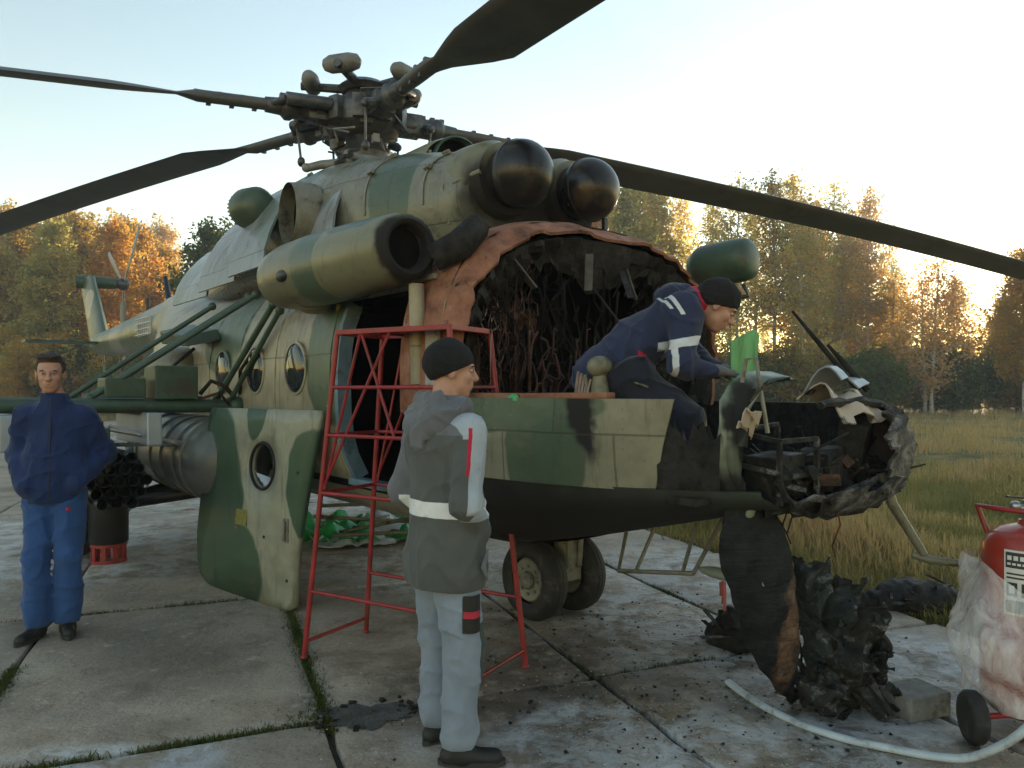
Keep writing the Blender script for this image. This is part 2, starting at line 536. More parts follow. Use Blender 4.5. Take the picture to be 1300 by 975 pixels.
t = NT('field_soil'); co = t.coord('World')
n = t.noise(co, 1.4, 7, 0.65); n2 = t.noise(co, 0.25, 4, 0.6)
c = t.ramp(n, [(0.3, (0.10, 0.078, 0.035)), (0.5, (0.22, 0.165, 0.075)), (0.7, (0.30, 0.22, 0.10))])
c = t.mix(t.step(n2, 0.45, 0.6), c, t.ramp(n, [(0.3, (0.07, 0.08, 0.022)), (0.7, (0.19, 0.18, 0.055))]))
t.set(c, 0.9, 0, 0.1); t.bump(n, 0.8, 0.06)
M['field'] = t.mat

xs = np.concatenate([np.linspace(-160, -60, 14), np.linspace(-55, 55, 111), np.linspace(60, 160, 14)])
ys = np.concatenate([np.linspace(-35, -8, 8), np.linspace(-5, 90, 130), np.linspace(95, 165, 12)])
XX, YY = np.meshgrid(xs, ys, indexing='ij')
ZZ = field_z(XX, YY)
nx, ny = XX.shape
vsG = np.stack([XX, YY, ZZ], -1).reshape(-1, 3)
I = np.arange(nx * ny).reshape(nx, ny)
fcs = np.stack([I[:-1, :-1], I[1:, :-1], I[1:, 1:], I[:-1, 1:]], -1).reshape(-1, 4)
ground = link_mesh('ground', np_mesh('ground', vsG, fcs, M['field'], 1))
tag(ground, kind='structure')

# concrete apron of cast slabs
t = NT('apron_concrete'); co = t.coord('World')
n = t.noise(co, 2.2, 8, 0.68); nf = t.noise(co, 22, 6, 0.7); nl = t.noise(co, 0.55, 4, 0.6)
c = t.ramp(n, [(0.25, (0.23, 0.18, 0.13)), (0.5, (0.41, 0.335, 0.255)), (0.75, (0.53, 0.45, 0.355))])
c = t.mix(t.step(nf, 0.60, 0.72), c, (0.05, 0.046, 0.04))          # pits and aggregate
c = t.mix(t.step(nf, 0.40, 0.30), c, (0.48, 0.44, 0.385))
c = t.mix(t.math('MULTIPLY', t.step(t.noise(co, 60, 5, 0.7), 0.52, 0.66), 0.5), c, (0.07, 0.065, 0.06))
c = t.mix(t.math('MULTIPLY', t.step(nl, 0.5, 0.64), 0.55), c, (0.055, 0.048, 0.04))   # old stains
c = t.mix(t.math('MULTIPLY', t.step(t.noise(t.warp(co, 2, .6), 1.3, 7, 0.72), 0.5, 0.66), 0.6), c, (0.13, 0.095, 0.062))   # brown dirt
c = t.mix(t.math('MULTIPLY', t.step(t.noise(co, 7, 6, 0.75), 0.56, 0.66), 0.55), c, (0.52, 0.48, 0.43))   # bleached, dusty spots
vo = t.n('ShaderNodeTexVoronoi'); vo.feature = 'DISTANCE_TO_EDGE'; vo.inputs['Scale'].default_value = 0.55; t.put(vo.inputs['Vector'], t.warp(co, 6, 0.12))
crack = t.math('MULTIPLY', t.step(vo.outputs['Distance'], 0.006, 0.002), t.step(t.noise(co, 0.7, 3, 0.5), 0.60, 0.66))
c = t.mix(t.math('MULTIPLY', crack, 0.85), c, (0.03, 0.027, 0.02))
wc = t.warp(co, 1.6, 1.1)
soot = t.math('MAXIMUM', t.blob(wc, (0.9, 4.1, 0), (1.5, 0.8, 5), 0.4), t.blob(wc, (0.2, 3.9, 0), (0.9, 0.6, 5), 0.4))
soot = t.math('MAXIMUM', soot, t.blob(wc, (1.75, 3.75, 0), (0.9, 0.55, 5), 0.4))
soot = t.math('MULTIPLY', soot, t.step(t.noise(co, 5.0, 7, 0.7), 0.34, 0.56))
c = t.mix(t.math('MULTIPLY', soot, 0.72), c, (0.022, 0.02, 0.018))
rustm = t.math('MULTIPLY', t.blob(wc, (0.6, 4.9, 0), (1.6, 1.2, 5), 0.5), t.step(t.noise(co, 4, 6, 0.7), 0.36, 0.58))
c = t.mix(t.math('MULTIPLY', rustm, 0.6), c, (0.14, 0.085, 0.05))
# dried extinguishing foam
fr = t.blob(wc, (-5.0, 7.6, 0), (2.3, 2.0, 5), 0.35)
for cc, rr in (((0.40, 3.30, 0), (0.75, 0.38, 5)), ((1.35, 3.3, 0), (0.6, 0.3, 5)), ((2.1, 4.35, 0), (0.75, 0.75, 5)), ((1.75, 3.8, 0), (0.6, 0.45, 5)), ((-3.2, 11.5, 0), (3.4, 3.0, 5)), ((1.4, 5.6, 0), (1.0, 1.8, 5)), ((-1.6, 3.05, 0), (0.5, 0.2, 5)), ((-0.7, 6.6, 0), (1.2, 1.0, 5))):
    fr = t.math('MAXIMUM', fr, t.blob(wc, cc, rr, 0.4))
fn = t.step(t.noise(t.warp(co, 3, 0.4), 3.6, 9, 0.78), 0.40, 0.60)
foam = t.math('MULTIPLY', fr, fn)
c = t.mix(t.math('MULTIPLY', foam, 0.88), c, t.mix(nf, (0.48, 0.48, 0.48), (0.82, 0.83, 0.84)))
wet = t.math('MAXIMUM', t.step(t.noise(co, 0.9, 5, 0.6), 0.52, 0.60), t.math('MULTIPLY', soot, 0.7))
wet = t.math('MAXIMUM', wet, t.math('MULTIPLY', t.blob(wc, (1.2, 3.5, 0), (1.4, 0.8, 5), 0.3), t.math('MULTIPLY', t.step(t.noise(co, 2.4, 5, 0.6), 0.46, 0.54), 1.5)))
rg = t.math('MULTIPLY_ADD', wet, -0.42, 0.86)
rg = t.math('MULTIPLY_ADD', t.math('MULTIPLY', foam, fn), 0.25, rg)
t.set(t.mix(t.math('MULTIPLY', wet, 0.35), c, t.mix(0.5, c, (0.03, 0.03, 0.03))), rg, 0, 0.5)
h = t.math('ADD', t.math('MULTIPLY', nf, 0.6), t.math('MULTIPLY_ADD', crack, -1.0, n))
t.bump(h, 0.8, 0.03)
M['concrete'] = t.mat
t = NT('joint_soil'); co = t.coord('World'); n = t.noise(co, 9, 6, 0.7)
t.set(t.ramp(n, [(0.3, (0.015, 0.013, 0.01)), (0.7, (0.055, 0.047, 0.03))]), 0.95); t.bump(n, 0.8, 0.03)
M['joint'] = t.mat

JB = [4.54, 3.28, 1.95, 0.49, -1.07] + [-1.07 - 1.52 * k for k in range(1, 30)]
JA = [1.05 - 2.35 * k for k in range(0, 19)]
mb = MB()
c0, c1, c2, c3 = ab(JA[0], JB[0] - 0.02), ab(JA[0], JB[-1]), ab(JA[-1], JB[-1]), ab(JA[-1], JB[0] - 0.02)
mb.add([(c0.x, c0.y, -0.032), (c1.x, c1.y, -0.032), (c2.x, c2.y, -0.032), (c3.x, c3.y, -0.032)], [(0, 1, 2, 3)])
apron = mb.build('apron', M['joint'], smooth=0)
tag(apron, kind='structure')
def slab_mesh(la, lb, seed, hole=None):
    rnd = random.Random(seed)
    def edge(p0, p1, n):
        out = []
        for i in range(n):
            f = i / n; p = p0.lerp(p1, f)
            j = rnd.uniform(-0.012, 0.010) if i else 0.0
            d = (p1 - p0).normalized(); nn = Vector((-d.y, d.x))
            out.append(p + nn * (j + (0.016 if i == 0 else 0)))
        return out
    g = 0.016
    C = [Vector((-la / 2 + g, -lb / 2 + g)), Vector((la / 2 - g, -lb / 2 + g)), Vector((la / 2 - g, lb / 2 - g)), Vector((-la / 2 + g, lb / 2 - g))]
    ol = []
    for k in range(4): ol += edge(C[k], C[(k + 1) % 4], 9)
    m = MB(); n = len(ol)
    cen = Vector((0, 0))
    def ring(s, z): return [(p.x - (p.x / max(p.length, .01)) * s, p.y - (p.y / max(p.length, .01)) * s, z) for p in ol]
    m.loft([ring(-0.004, -0.14), ring(-0.002, -0.02), ring(0.006, -0.005), ring(0.022, 0.0)], False, True)
    return m.mesh('slab', M['concrete'], 40)
slab_cache = {}
for ia in range(len(JA) - 1):
    for ib in range(len(JB) - 1):
        la = JA[ia] - JA[ia + 1]; lb = JB[ib] - JB[ib + 1]
        c = ab((JA[ia] + JA[ia + 1]) / 2, (JB[ib] + JB[ib + 1]) / 2)
        if c.y < 0.4 or abs(c.x) > 0.74 * c.y + 2.6 or c.y > 42: continue
        if c.x > 1.5 and c.y > 22: continue
        key = (round(la, 2), round(lb, 2), random.randrange(3))
        if key not in slab_cache: slab_cache[key] = slab_mesh(la, lb, hash(key) % 9999)
        o = link_mesh('concrete_slab', slab_cache[key], apron, (c.x, c.y, random.uniform(-0.004, 0.003)))
        o.rotation_euler = (random.uniform(-.0015, .0015), random.uniform(-.0015, .0015), math.atan2(AX.y, AX.x))

# ------------------------------------------------------------------ grass (uncountable: stuff)
def blade_field(name, pts, hts, wid, mat, lean=0.5, segs=2, seed=1):
    rng = np.random.RandomState(seed)
    n = len(pts)
    az = rng.rand(n) * 6.283
    d = np.stack([np.cos(az), np.sin(az), np.zeros(n)], 1)
    s = np.stack([-np.sin(az), np.cos(az), np.zeros(n)], 1)
    ln = lean * rng.rand(n)[:, None]
    h = hts[:, None]; w = wid * (0.6 + 0.8 * rng.rand(n))[:, None]
    up = np.array([0, 0, 1.0])
    p0 = pts - s * w; p1 = pts + s * w
    mid = pts + up * h * 0.55 + d * h * ln * 0.35
    p2 = mid + s * w * 0.7; p3 = mid - s * w * 0.7
    tip = pts + up * h * (1 - 0.3 * ln) + d * h * ln * 1.1
    p4 = tip + s * w * 0.12; p5 = tip - s * w * 0.12
    vs = np.stack([p0, p1, p2, p3, p4, p5], 1).reshape(-1, 3)
    b = np.arange(n)[:, None] * 6
    f = np.concatenate([b + np.array([0, 1, 2, 3]), b + np.array([3, 2, 4, 5])], 0)
    return link_mesh(name, np_mesh(name, vs, f, mat, 0))

def grass_mat(name, stops, scale=0.7, trans=0.35):
    t = NT(name); co = t.coord('World')
    n = t.math('ADD', t.math('MULTIPLY', t.noise(co, scale, 4, 0.6), 0.75), t.math('MULTIPLY', t.noise(co, 17, 2, 0.5), 0.25))
    c = t.ramp(n, stops)
    t.set(c, 0.7, 0, 0.2)
    tr = t.n('ShaderNodeBsdfTranslucent'); t.put(tr.inputs[0], c)
    mx = t.n('ShaderNodeMixShader'); mx.inputs[0].default_value = trans
    t.t.links.new(t.b.outputs[0], mx.inputs[1]); t.t.links.new(tr.outputs[0], mx.inputs[2])
    t.t.links.new(mx.outputs[0], t.out.inputs[0])
    return t.mat
M['dry_grass'] = grass_mat('dry_grass', [(0.34, (0.20, 0.18, 0.05)), (0.44, (0.42, 0.32, 0.12)), (0.54, (0.55, 0.39, 0.18)), (0.66, (0.46, 0.25, 0.12))])
M['green_grass'] = grass_mat('green_grass', [(0.3, (0.11, 0.13, 0.032)), (0.48, (0.27, 0.24, 0.07)), (0.7, (0.45, 0.33, 0.12))])
M['moss'] = grass_mat('joint_moss', [(0.3, (0.03, 0.05, 0.012)), (0.55, (0.09, 0.11, 0.025)), (0.7, (0.15, 0.10, 0.035))], 2.5)

rng = np.random.RandomState(11)
def scatter_field(n, dmin, dmax, power=1.0):
    """points on the field in the sector the camera looks into, denser near it"""
    u = rng.rand(n); Y = dmin * (dmax / dmin) ** (u ** power)
    k = rng.uniform(-0.95, 0.95, n)
    X = k * Y + rng.uniform(-1.5, 1.5, n)
    b = X * 0.929 + Y * 0.37; a = X * 0.37 - Y * 0.929
    ok = (b > 4.58 + 0.25 * rng.rand(n) ** 2) | (a < -41)
    X, Y = X[ok], Y[ok]
    return np.stack([X, Y, field_z(X, Y) - 0.01], 1)
P1 = scatter_field(150000, 3.2, 16, 1.0)
cl = vnoise(P1, 2.6, 5, 2)
g1 = blade_field('short_grass', P1, 0.10 + 0.10 * rng.rand(len(P1)) + 0.10 * np.clip(cl, 0, 1), 0.0045, M['green_grass'], 0.9, seed=2)
tag(g1, 'short green and yellow grass along the concrete edge', 'grass', kind='stuff')
P2 = scatter_field(170000, 4.6, 60, 0.8)
cl = vnoise(P2, 0.9, 8, 3)
P2 = P2[cl > -0.12]; cl = cl[cl > -0.12]
h2 = (0.10 + 0.16 * rng.rand(len(P2)) + 0.38 * np.clip(cl, 0, 1) ** 1.5) * np.where(P2[:, 1] > 9, 1.1, 0.7)
bdist = P2[:, 0] * 0.929 + P2[:, 1] * 0.37 - 4.54
h2 *= np.clip(0.35 + np.abs(bdist) * 0.35, 0.35, 1.0)
g2 = blade_field('tall_dry_grass', P2, h2, 0.006 * 1.3, M['dry_grass'], 0.7, seed=3)
tag(g2, 'tall dry brown and yellow grass of the field', 'grass', kind='stuff')

# moss and weeds in the joints
mp = []
def joint_pts(a0, a1, b0, b1, n, w=0.035, thin=0.4):
    for _ in range(n):
        f = random.random()
        q = ab(a0 + (a1 - a0) * f, b0 + (b1 - b0) * f)
        nz = math.sin(q.x * 7.1 + q.y * 3.3) + math.sin(q.x * 2.3 - q.y * 5.7)
        if nz < thin - random.random(): continue
        mp.append((q.x + random.gauss(0, w), q.y + random.gauss(0, w), -0.025))
joint_pts(-6.0, -3.55, 0.49, 0.49, 5200, 0.035, -1.2)
joint_pts(-3.75, -3.6, 0.3, 0.75, 900, 0.05, -1.0)
joint_pts(-5.0, -3.65, -1.07, -1.07, 2600, 0.028, -0.6)
joint_pts(-3.65, -3.65, -1.07, 0.4, 1500, 0.018, 0.3)
joint_pts(-6.0, -6.0, -2.6, 0.49, 1300, 0.016, 0.6)
joint_pts(-9, -3.2, 3.28, 3.28, 3200, 0.035, 0.2)
joint_pts(-8.35, -3.65, 1.95, 1.95, 1800, 0.03, 0.4)
joint_pts(-3.65, -3.65, 1.95, 3.28, 700, 0.02, 0.3)
joint_pts(-10.7, -10.7, -6, 3.0, 900, 0.02, 0.4)
joint_pts(-14, -1, 4.52, 4.6, 2600, 0.06, -0.5)
mp = np.array(mp)
g3 = blade_field('joint_weeds', mp, 0.022 + 0.026 * rng.rand(len(mp)), 0.0035, M['moss'], 1.1, seed=4)
tag(g3, 'low green moss and weeds growing in the slab joints', 'weeds', kind='stuff')
# ------------------------------------------------------------------ trees and bushes
def leaf_mat(name, stops):
    t = NT(name); co = t.coord()
    oi = t.n('ShaderNodeObjectInfo')
    n = t.math('ADD', t.math('MULTIPLY', t.noise(co, 0.55, 3, 0.6), 0.7), t.math('MULTIPLY', t.noise(co, 6, 2, 0.5), 0.3))
    n = t.math('ADD', n, t.math('MULTIPLY_ADD', oi.outputs['Random'], 0.16, -0.08))
    c = t.ramp(n, stops)
    t.set(c, 0.6, 0, 0.25)
    tr = t.n('ShaderNodeBsdfTranslucent'); t.put(tr.inputs[0], c)
    mx = t.n('ShaderNodeMixShader'); mx.inputs[0].default_value = 0.6
    t.t.links.new(t.b.outputs[0], mx.inputs[1]); t.t.links.new(tr.outputs[0], mx.inputs[2])
    t.t.links.new(mx.outputs[0], t.out.inputs[0])
    return t.mat
M['leaf_gold'] = leaf_mat('golden_birch_leaves', [(0.3, (0.16, 0.15, 0.03)), (0.45, (0.36, 0.25, 0.045)), (0.6, (0.52, 0.29, 0.05)), (0.75, (0.55, 0.24, 0.045))])
M['leaf_mixed'] = leaf_mat('green_gold_birch_leaves', [(0.3, (0.24, 0.25, 0.07)), (0.46, (0.44, 0.40, 0.12)), (0.6, (0.62, 0.47, 0.15)), (0.75, (0.70, 0.46, 0.14))])
M['leaf_green'] = leaf_mat('green_leaves', [(0.3, (0.05, 0.085, 0.02)), (0.55, (0.11, 0.145, 0.03)), (0.75, (0.24, 0.21, 0.045))])
M['leaf_pale'] = leaf_mat('pale_orange_leaves', [(0.3, (0.42, 0.26, 0.09)), (0.5, (0.62, 0.40, 0.17)), (0.7, (0.70, 0.46, 0.22))])
t = NT('birch_bark'); co = t.coord()
b = t.noise(t.vmath('MULTIPLY', co, (3, 3, 9)), 1.2, 5, 0.7)
t.set(t.ramp(b, [(0.38, (0.04, 0.036, 0.03)), (0.46, (0.34, 0.31, 0.27)), (0.7, (0.50, 0.47, 0.42))]), 0.8, 0, 0.2)
M['birch'] = t.mat
M['bark'] = simple('brown_bark', (0.075, 0.055, 0.038), 0.9, 0, 0.4, 5, 0.6, 14, bdist=0.02)

def tree_meshes(seed, H, R, base, nlimb, nleaf, leaf, mat_leaf, mat_bark, taper=0.16, droop=0.25, multi=1, top=0.55):
    rnd = random.Random(seed); rs = np.random.RandomState(seed)
    trunk = MB(); cl = []
    for s in range(multi):
        ox, oy = (0, 0) if multi == 1 else (rnd.uniform(-.5, .5), rnd.uniform(-.5, .5))
        hh = H * (1 if s == 0 else rnd.uniform(0.75, 0.97))
        lx, ly = rnd.uniform(-.05, .05) * H * (0.6 if multi == 1 else 1.3), rnd.uniform(-.05, .05) * H
        ax = [Vector((ox + lx * (k / 8) ** 1.5 + rnd.uniform(-.08, .08), oy + ly * (k / 8) ** 1.5 + rnd.uniform(-.08, .08), hh * k / 8 - 0.15)) for k in range(9)]
        trunk.tube(ax, [taper * (1 - 0.93 * k / 8) + 0.012 for k in range(9)], 7)
        for i in range(nlimb // multi):
            f = base + (0.98 - base) * (i + rnd.random()) / (nlimb / multi)
            k = min(int(f * 8), 7); p = ax[k].lerp(ax[k + 1], f * 8 - k)
            az = i * 2.4 + rnd.uniform(-.5, .5)
            g = (f - base) / (1 - base)
            prof = min(1.0, 0.55 + 1.3 * g) if g < top * 0.6 else (1.08 - g) / (1.08 - top * 0.6)
            L = R * max(prof, 0.12) * rnd.uniform(0.6, 1.15)
            rise = L * rnd.uniform(0.25, 0.75)
            d = Vector((math.cos(az), math.sin(az), 0))
            q1 = p + d * L * 0.5 + Vector((0, 0, rise * 0.7)); q2 = p + d * L + Vector((0, 0, rise - droop * L))
            r0 = taper * (1 - 0.9 * f) * 0.45 + 0.008
            trunk.tube([p, q1, q2], [r0, r0 * 0.6, 0.006], 4, False)
            ncl = max(3, int(5 * L / R) + 2)
            for c in range(ncl):
                u = rnd.uniform(0.25, 1.08)
                q = p.lerp(q1, u * 2) if u < .5 else q1.lerp(q2, u * 2 - 1)
                cl.append((q.x + rnd.gauss(0, .12 * R), q.y + rnd.gauss(0, .12 * R), q.z + rnd.gauss(0, .10 * R), rnd.uniform(0.09, 0.24) * R))
        cl.append((ax[8].x, ax[8].y, ax[8].z, 0.14 * R))
    cl = np.array(cl)
    wgt = cl[:, 3] ** 2; wgt /= wgt.sum()
    ci = rs.choice(len(cl), nleaf, p=wgt)
    off = rs.normal(size=(nleaf, 3)) * 0.62
    off[:, 2] = off[:, 2] * 0.95 - np.abs(rs.normal(size=nleaf)) * droop * 1.2
    P = cl[ci, :3] + off * cl[ci, 3:4]
    P[:, 2] = np.maximum(P[:, 2], 0.15)
    a = rs.normal(size=(nleaf, 3)); a /= np.linalg.norm(a, axis=1)[:, None]
    b = np.cross(a, rs.normal(size=(nleaf, 3))); b /= np.linalg.norm(b, axis=1)[:, None]
    s = (leaf * (0.55 + 0.8 * rs.rand(nleaf)))[:, None]
    vs = np.stack([P - a * s, P + b * s * 0.55, P + a * s, P - b * s * 0.55], 1).reshape(-1, 3)
    f = np.arange(nleaf * 4).reshape(-1, 4)
    return trunk.mesh('trunk', mat_bark, 60), np_mesh('crown', vs, f, mat_leaf, 0)

TV = {
 'tall_a': tree_meshes(1, 17.5, 2.7, 0.34, 70, 6200, 0.125, M['leaf_mixed'], M['birch'], 0.16, 0.30, 2),
 'tall_b': tree_meshes(2, 16.5, 2.4, 0.30, 64, 5400, 0.125, M['leaf_mixed'], M['birch'], 0.15, 0.35, 1),
 'tall_c': tree_meshes(3, 17.0, 2.6, 0.38, 66, 5600, 0.125, M['leaf_gold'], M['birch'], 0.15, 0.30, 1),
 'gold_a': tree_meshes(4, 14.5, 2.9, 0.22, 64, 11500, 0.15, M['leaf_gold'], M['birch'], 0.15, 0.25, 1),
 'gold_b': tree_meshes(5, 13.5, 3.1, 0.18, 64, 15000, 0.16, M['leaf_gold'], M['bark'], 0.17, 0.2, 1),
 'green_a': tree_meshes(6, 12.5, 3.1, 0.16, 66, 15000, 0.16, M['leaf_green'], M['bark'], 0.17, 0.15, 1),
 'mixed_a': tree_meshes(7, 13.5, 2.9, 0.14, 66, 11500, 0.15, M['leaf_mixed'], M['bark'], 0.17, 0.15, 1),
 'pale_a': tree_meshes(8, 10.5, 3.1, 0.16, 66, 5600, 0.12, M['leaf_pale'], M['birch'], 0.14, 0.25, 2),
 'pale_b': tree_meshes(9, 10.0, 2.6, 0.14, 64, 5200, 0.12, M['leaf_gold'], M['birch'], 0.13, 0.25, 1),
}
BV = {
 'bush_gold': tree_meshes(21, 3.4, 1.7, 0.04, 40, 6500, 0.10, M['leaf_gold'], M['bark'], 0.05, 0.05, 3, 0.7),
 'bush_green': tree_meshes(22, 2.9, 1.8, 0.04, 40, 6500, 0.10, M['leaf_green'], M['bark'], 0.05, 0.05, 3, 0.7),
 'bush_mixed': tree_meshes(23, 3.8, 1.7, 0.04, 40, 6500, 0.10, M['leaf_mixed'], M['bark'], 0.05, 0.05, 3, 0.7),
}
def plant(name, var, px, Y, top, label, cat, group=None, rz=0.0, H0=None):
    """px, top: where the crown stands out in the view at distance Y (metres)"""
    X = (px - 650) / 942 * Y
    z0 = float(field_z(np.array([X]), np.array([Y]))[0])
    tm, cm = var
    hz = max(v.co.z for v in tm.vertices)
    H = 1.59 + (494 - top) / 942 * Y - z0
    s = H / (hz + 0.4)
    o = empty(name, (X, Y, z0), rz, label, cat, group)
    o.scale = (s * random.uniform(0.92, 1.08), s * random.uniform(0.92, 1.08), s)
    link_mesh('trunk', tm, o); link_mesh('crown', cm, o)
    return o

random.seed(77)
T = [ # right-hand birch stand
 ('tall_a', 938, 55, 218, 'tall green and gold birch, leftmost of the tall stand'),
 ('tall_c', 985, 57, 212, 'tallest gold-topped birch above the green glass panel'),
 ('tall_b', 1022, 54, 214, 'tall slender birch behind the raised wiper rods'),
 ('tall_a', 1062, 58, 226, 'tall twin-stemmed birch right of the raised wiper rods'),
 ('tall_c', 1100, 55, 236, 'tall golden birch at the right end of the tall stand'),
 ('tall_b', 905, 60, 246, 'birch half hidden behind the dark green drum on the roof'),
 ('gold_a', 1085, 66, 268, None), ('tall_b', 960, 68, 240, None), ('gold_b', 1030, 70, 255, None), ('tall_a', 1130, 72, 300, None),
 ('mixed_a', 800, 58, 222, 'green and gold tree just right of the black domes'),
 ('mixed_a', 838, 62, 230, 'pale green tree between the domes and the birch stand'),
 ('tall_b', 868, 66, 248, None), ('gold_a', 760, 66, 236, None),
 ('pale_a', 1172, 46, 326, 'pale orange round-crowned tree against the bright sunset sky'),
 ('pale_b', 1212, 52, 345, 'small golden tree beside the sunset gap'),
 ('pale_b', 1132, 54, 350, 'small golden tree left of the pale orange tree'),
 ('gold_a', 1300, 44, 312, 'dark gold tree at the right edge of the picture'),
 ('mixed_a', 1345, 52, 280, None), ('gold_b', 1278, 56, 372, 'low golden tree under the rotor blade at the right'),
 ('gold_a', 1390, 50, 260, None), ('mixed_a', 1440, 55, 270, None),
 # left-hand wood
 ('mixed_a', -25, 50, 268, None), ('gold_a', 18, 54, 262, 'golden tree at the far left edge'),
 ('mixed_a', 58, 50, 276, 'greenish tree above the man in blue overalls'),
 ('gold_b', 100, 56, 268, 'orange tree left of the tail fin'),
 ('gold_a', 140, 52, 276, 'bright orange tree behind the tail rotor'),
 ('gold_b', 178, 57, 284, 'golden tree right of the tail rotor'),
 ('gold_a', 206, 60, 308, 'small golden tree at the right end of the left wood'),
 ('green_a', 272, 48, 288, 'green tree standing alone above the tail boom'),
 ('green_a', 312, 58, 318, 'smaller green tree behind the tail boom near the exhaust box'),
 ('mixed_a', 235, 62, 352, None), ('gold_b', 40, 64, 270, None), ('gold_a', 120, 66, 280, None), ('mixed_a', 80, 68, 272, None), ('gold_b', 0, 70, 266, None),
 ('gold_b', 160, 68, 290, None), ('mixed_a', -70, 55, 255, None), ('green_a', 350, 60, 330, None),
 ('mixed_a', 620, 66, 300, None), ('gold_a', 690, 68, 280, None), ('mixed_a', 560, 68, 310, None), ('green_a', 480, 64, 320, None), ('gold_a', 420, 66, 320, None),
]
# deeper rows that close the wood below the crowns
random.seed(5)
for px in list(range(770, 1240, 42)) + list(range(1262, 1480, 50)) + list(range(-90, 345, 48)):
    T.append((random.choice(['mixed_a', 'gold_b', 'gold_a', 'tall_b']), px + random.uniform(-12, 12), random.uniform(72, 88), random.uniform(395, 440) if px > 400 else (random.uniform(345, 380) if 225 < px < 345 else random.uniform(262, 315)), None))
ORD = ['first', 'second', 'third', 'fourth', 'fifth', 'sixth', 'seventh', 'eighth', 'ninth', 'tenth', 'eleventh', 'twelfth', 'thirteenth', 'fourteenth', 'fifteenth', 'sixteenth', 'seventeenth', 'eighteenth', 'nineteenth', 'twentieth',
       'twenty-first', 'twenty-second', 'twenty-third', 'twenty-fourth', 'twenty-fifth', 'twenty-sixth', 'twenty-seventh', 'twenty-eighth', 'twenty-ninth', 'thirtieth', 'thirty-first', 'thirty-second', 'thirty-third', 'thirty-fourth', 'thirty-fifth']
back = {True: sorted(e[1] for e in T if e[4] is None and e[1] > 380), False: sorted(e[1] for e in T if e[4] is None and e[1] <= 380)}
for (v, px, Y, top, lab) in T:
    right = px > 380
    if lab is None:
        lab2 = ORD[back[right].index(px)] + (' tree from the left in the back rows of the right-hand wood' if right else ' tree from the left in the back rows of the left-hand wood')
    plant('birch_tree' if v.startswith(('tall', 'pale')) or v == 'gold_a' else 'broadleaf_tree', TV[v], px, Y, top, lab or lab2,
          'tree', 'trees along the edge of the airfield' if lab else ('back rows of the right wood' if right else 'back rows of the left wood'), random.uniform(0, 6.28))
random.seed(12)
for right, PX in ((True, list(range(770, 1420, 24))), (False, list(range(-60, 350, 22)))):
    for k, px in enumerate(PX):
        Y = random.uniform(44, 52) if right else random.uniform(42, 50)
        top = random.uniform(415, 468) if right else random.uniform(412, 452)
        v = random.choice(['bush_gold', 'bush_green', 'bush_mixed', 'bush_gold'])
        plant('bush', BV[v], px + random.uniform(-7, 7), Y, top,
              ORD[k] + (' bush from the left in the undergrowth below the right-hand birches' if right else ' bush from the left on the bank below the left wood'),
              'bush', 'undergrowth below the birches' if right else 'undergrowth on the left bank', random.uniform(0, 6.28))
# ------------------------------------------------------------------ helicopter (local: x forward, y left, z up, origin on the ground under the nose wheels)
random.seed(9)
HEL = empty('helicopter', (0.297, 5.27, 0), -math.radians(50.5),
            'camouflaged transport helicopter with burnt-out cockpit and torn open nose', 'helicopter')
SKIN = camo('fuselage_camouflage', blobs=[((-0.95, -1.2, 1.9), (0.42, .6, 0.55)), ((-3.3, -1.2, 2.2), (0.6, .6, 0.5)), ((-5.2, -1.2, 1.3), (0.7, .6, 0.6)), ((-2.0, -1.2, 2.45), (0.25, .6, 0.2)), ((-1.9, -1.2, 1.0), (0.5, .6, 0.3))],
            noise_scale=0.55, noise_thr=0.62, soot=[((0.35, -0.9, 2.5), (0.5, 0.6, 0.35)), ((0.5, 0, 0.7), (1.1, 1.4, 0.35))])
N_SE = 2.7
def se_pt(w, zb, zt, t, n=N_SE):
    c, s = math.cos(t), math.sin(t)
    zc, h = (zb + zt) / 2, (zt - zb) / 2
    return (w * math.copysign(abs(c) ** (2 / n), c), zc + h * math.copysign(abs(s) ** (2 / n), s))
FZB, FZT, FW = 0.56, 2.67, 1.25
def t_for_z(z):
    zc, h = (FZB + FZT) / 2, (FZT - FZB) / 2
    r = (z - zc) / h
    return math.pi - math.asin(math.copysign(abs(r) ** (N_SE / 2), r))
DOOR_X0, DOOR_X1, DOOR_Z0, DOOR_Z1 = -0.85, 0.16, 0.95, 2.20
ang = sorted([2 * math.pi * k / 56 for k in range(56)] + [t_for_z(DOOR_Z0), t_for_z(DOOR_Z1)])
FS = [(0.40, 1.25, .60, 2.67), (DOOR_X1, 1.25, FZB, FZT), (-0.3, 1.25, FZB, FZT), (DOOR_X0, 1.25, FZB, FZT), (-1.5, 1.25, FZB, FZT), (-2.3, 1.25, FZB, FZT), (-3.1, 1.25, FZB, FZT),
      (-4.0, 1.25, FZB, FZT), (-5.0, 1.24, FZB, 2.70), (-5.7, 1.20, .62, 2.78), (-6.3, 1.10, .82, 2.90), (-6.9, .93, 1.15, 3.02), (-7.5, .73, 1.55, 3.10), (-8.1, .56, 1.98, 3.12), (-8.6, .50, 2.14, 3.11)]
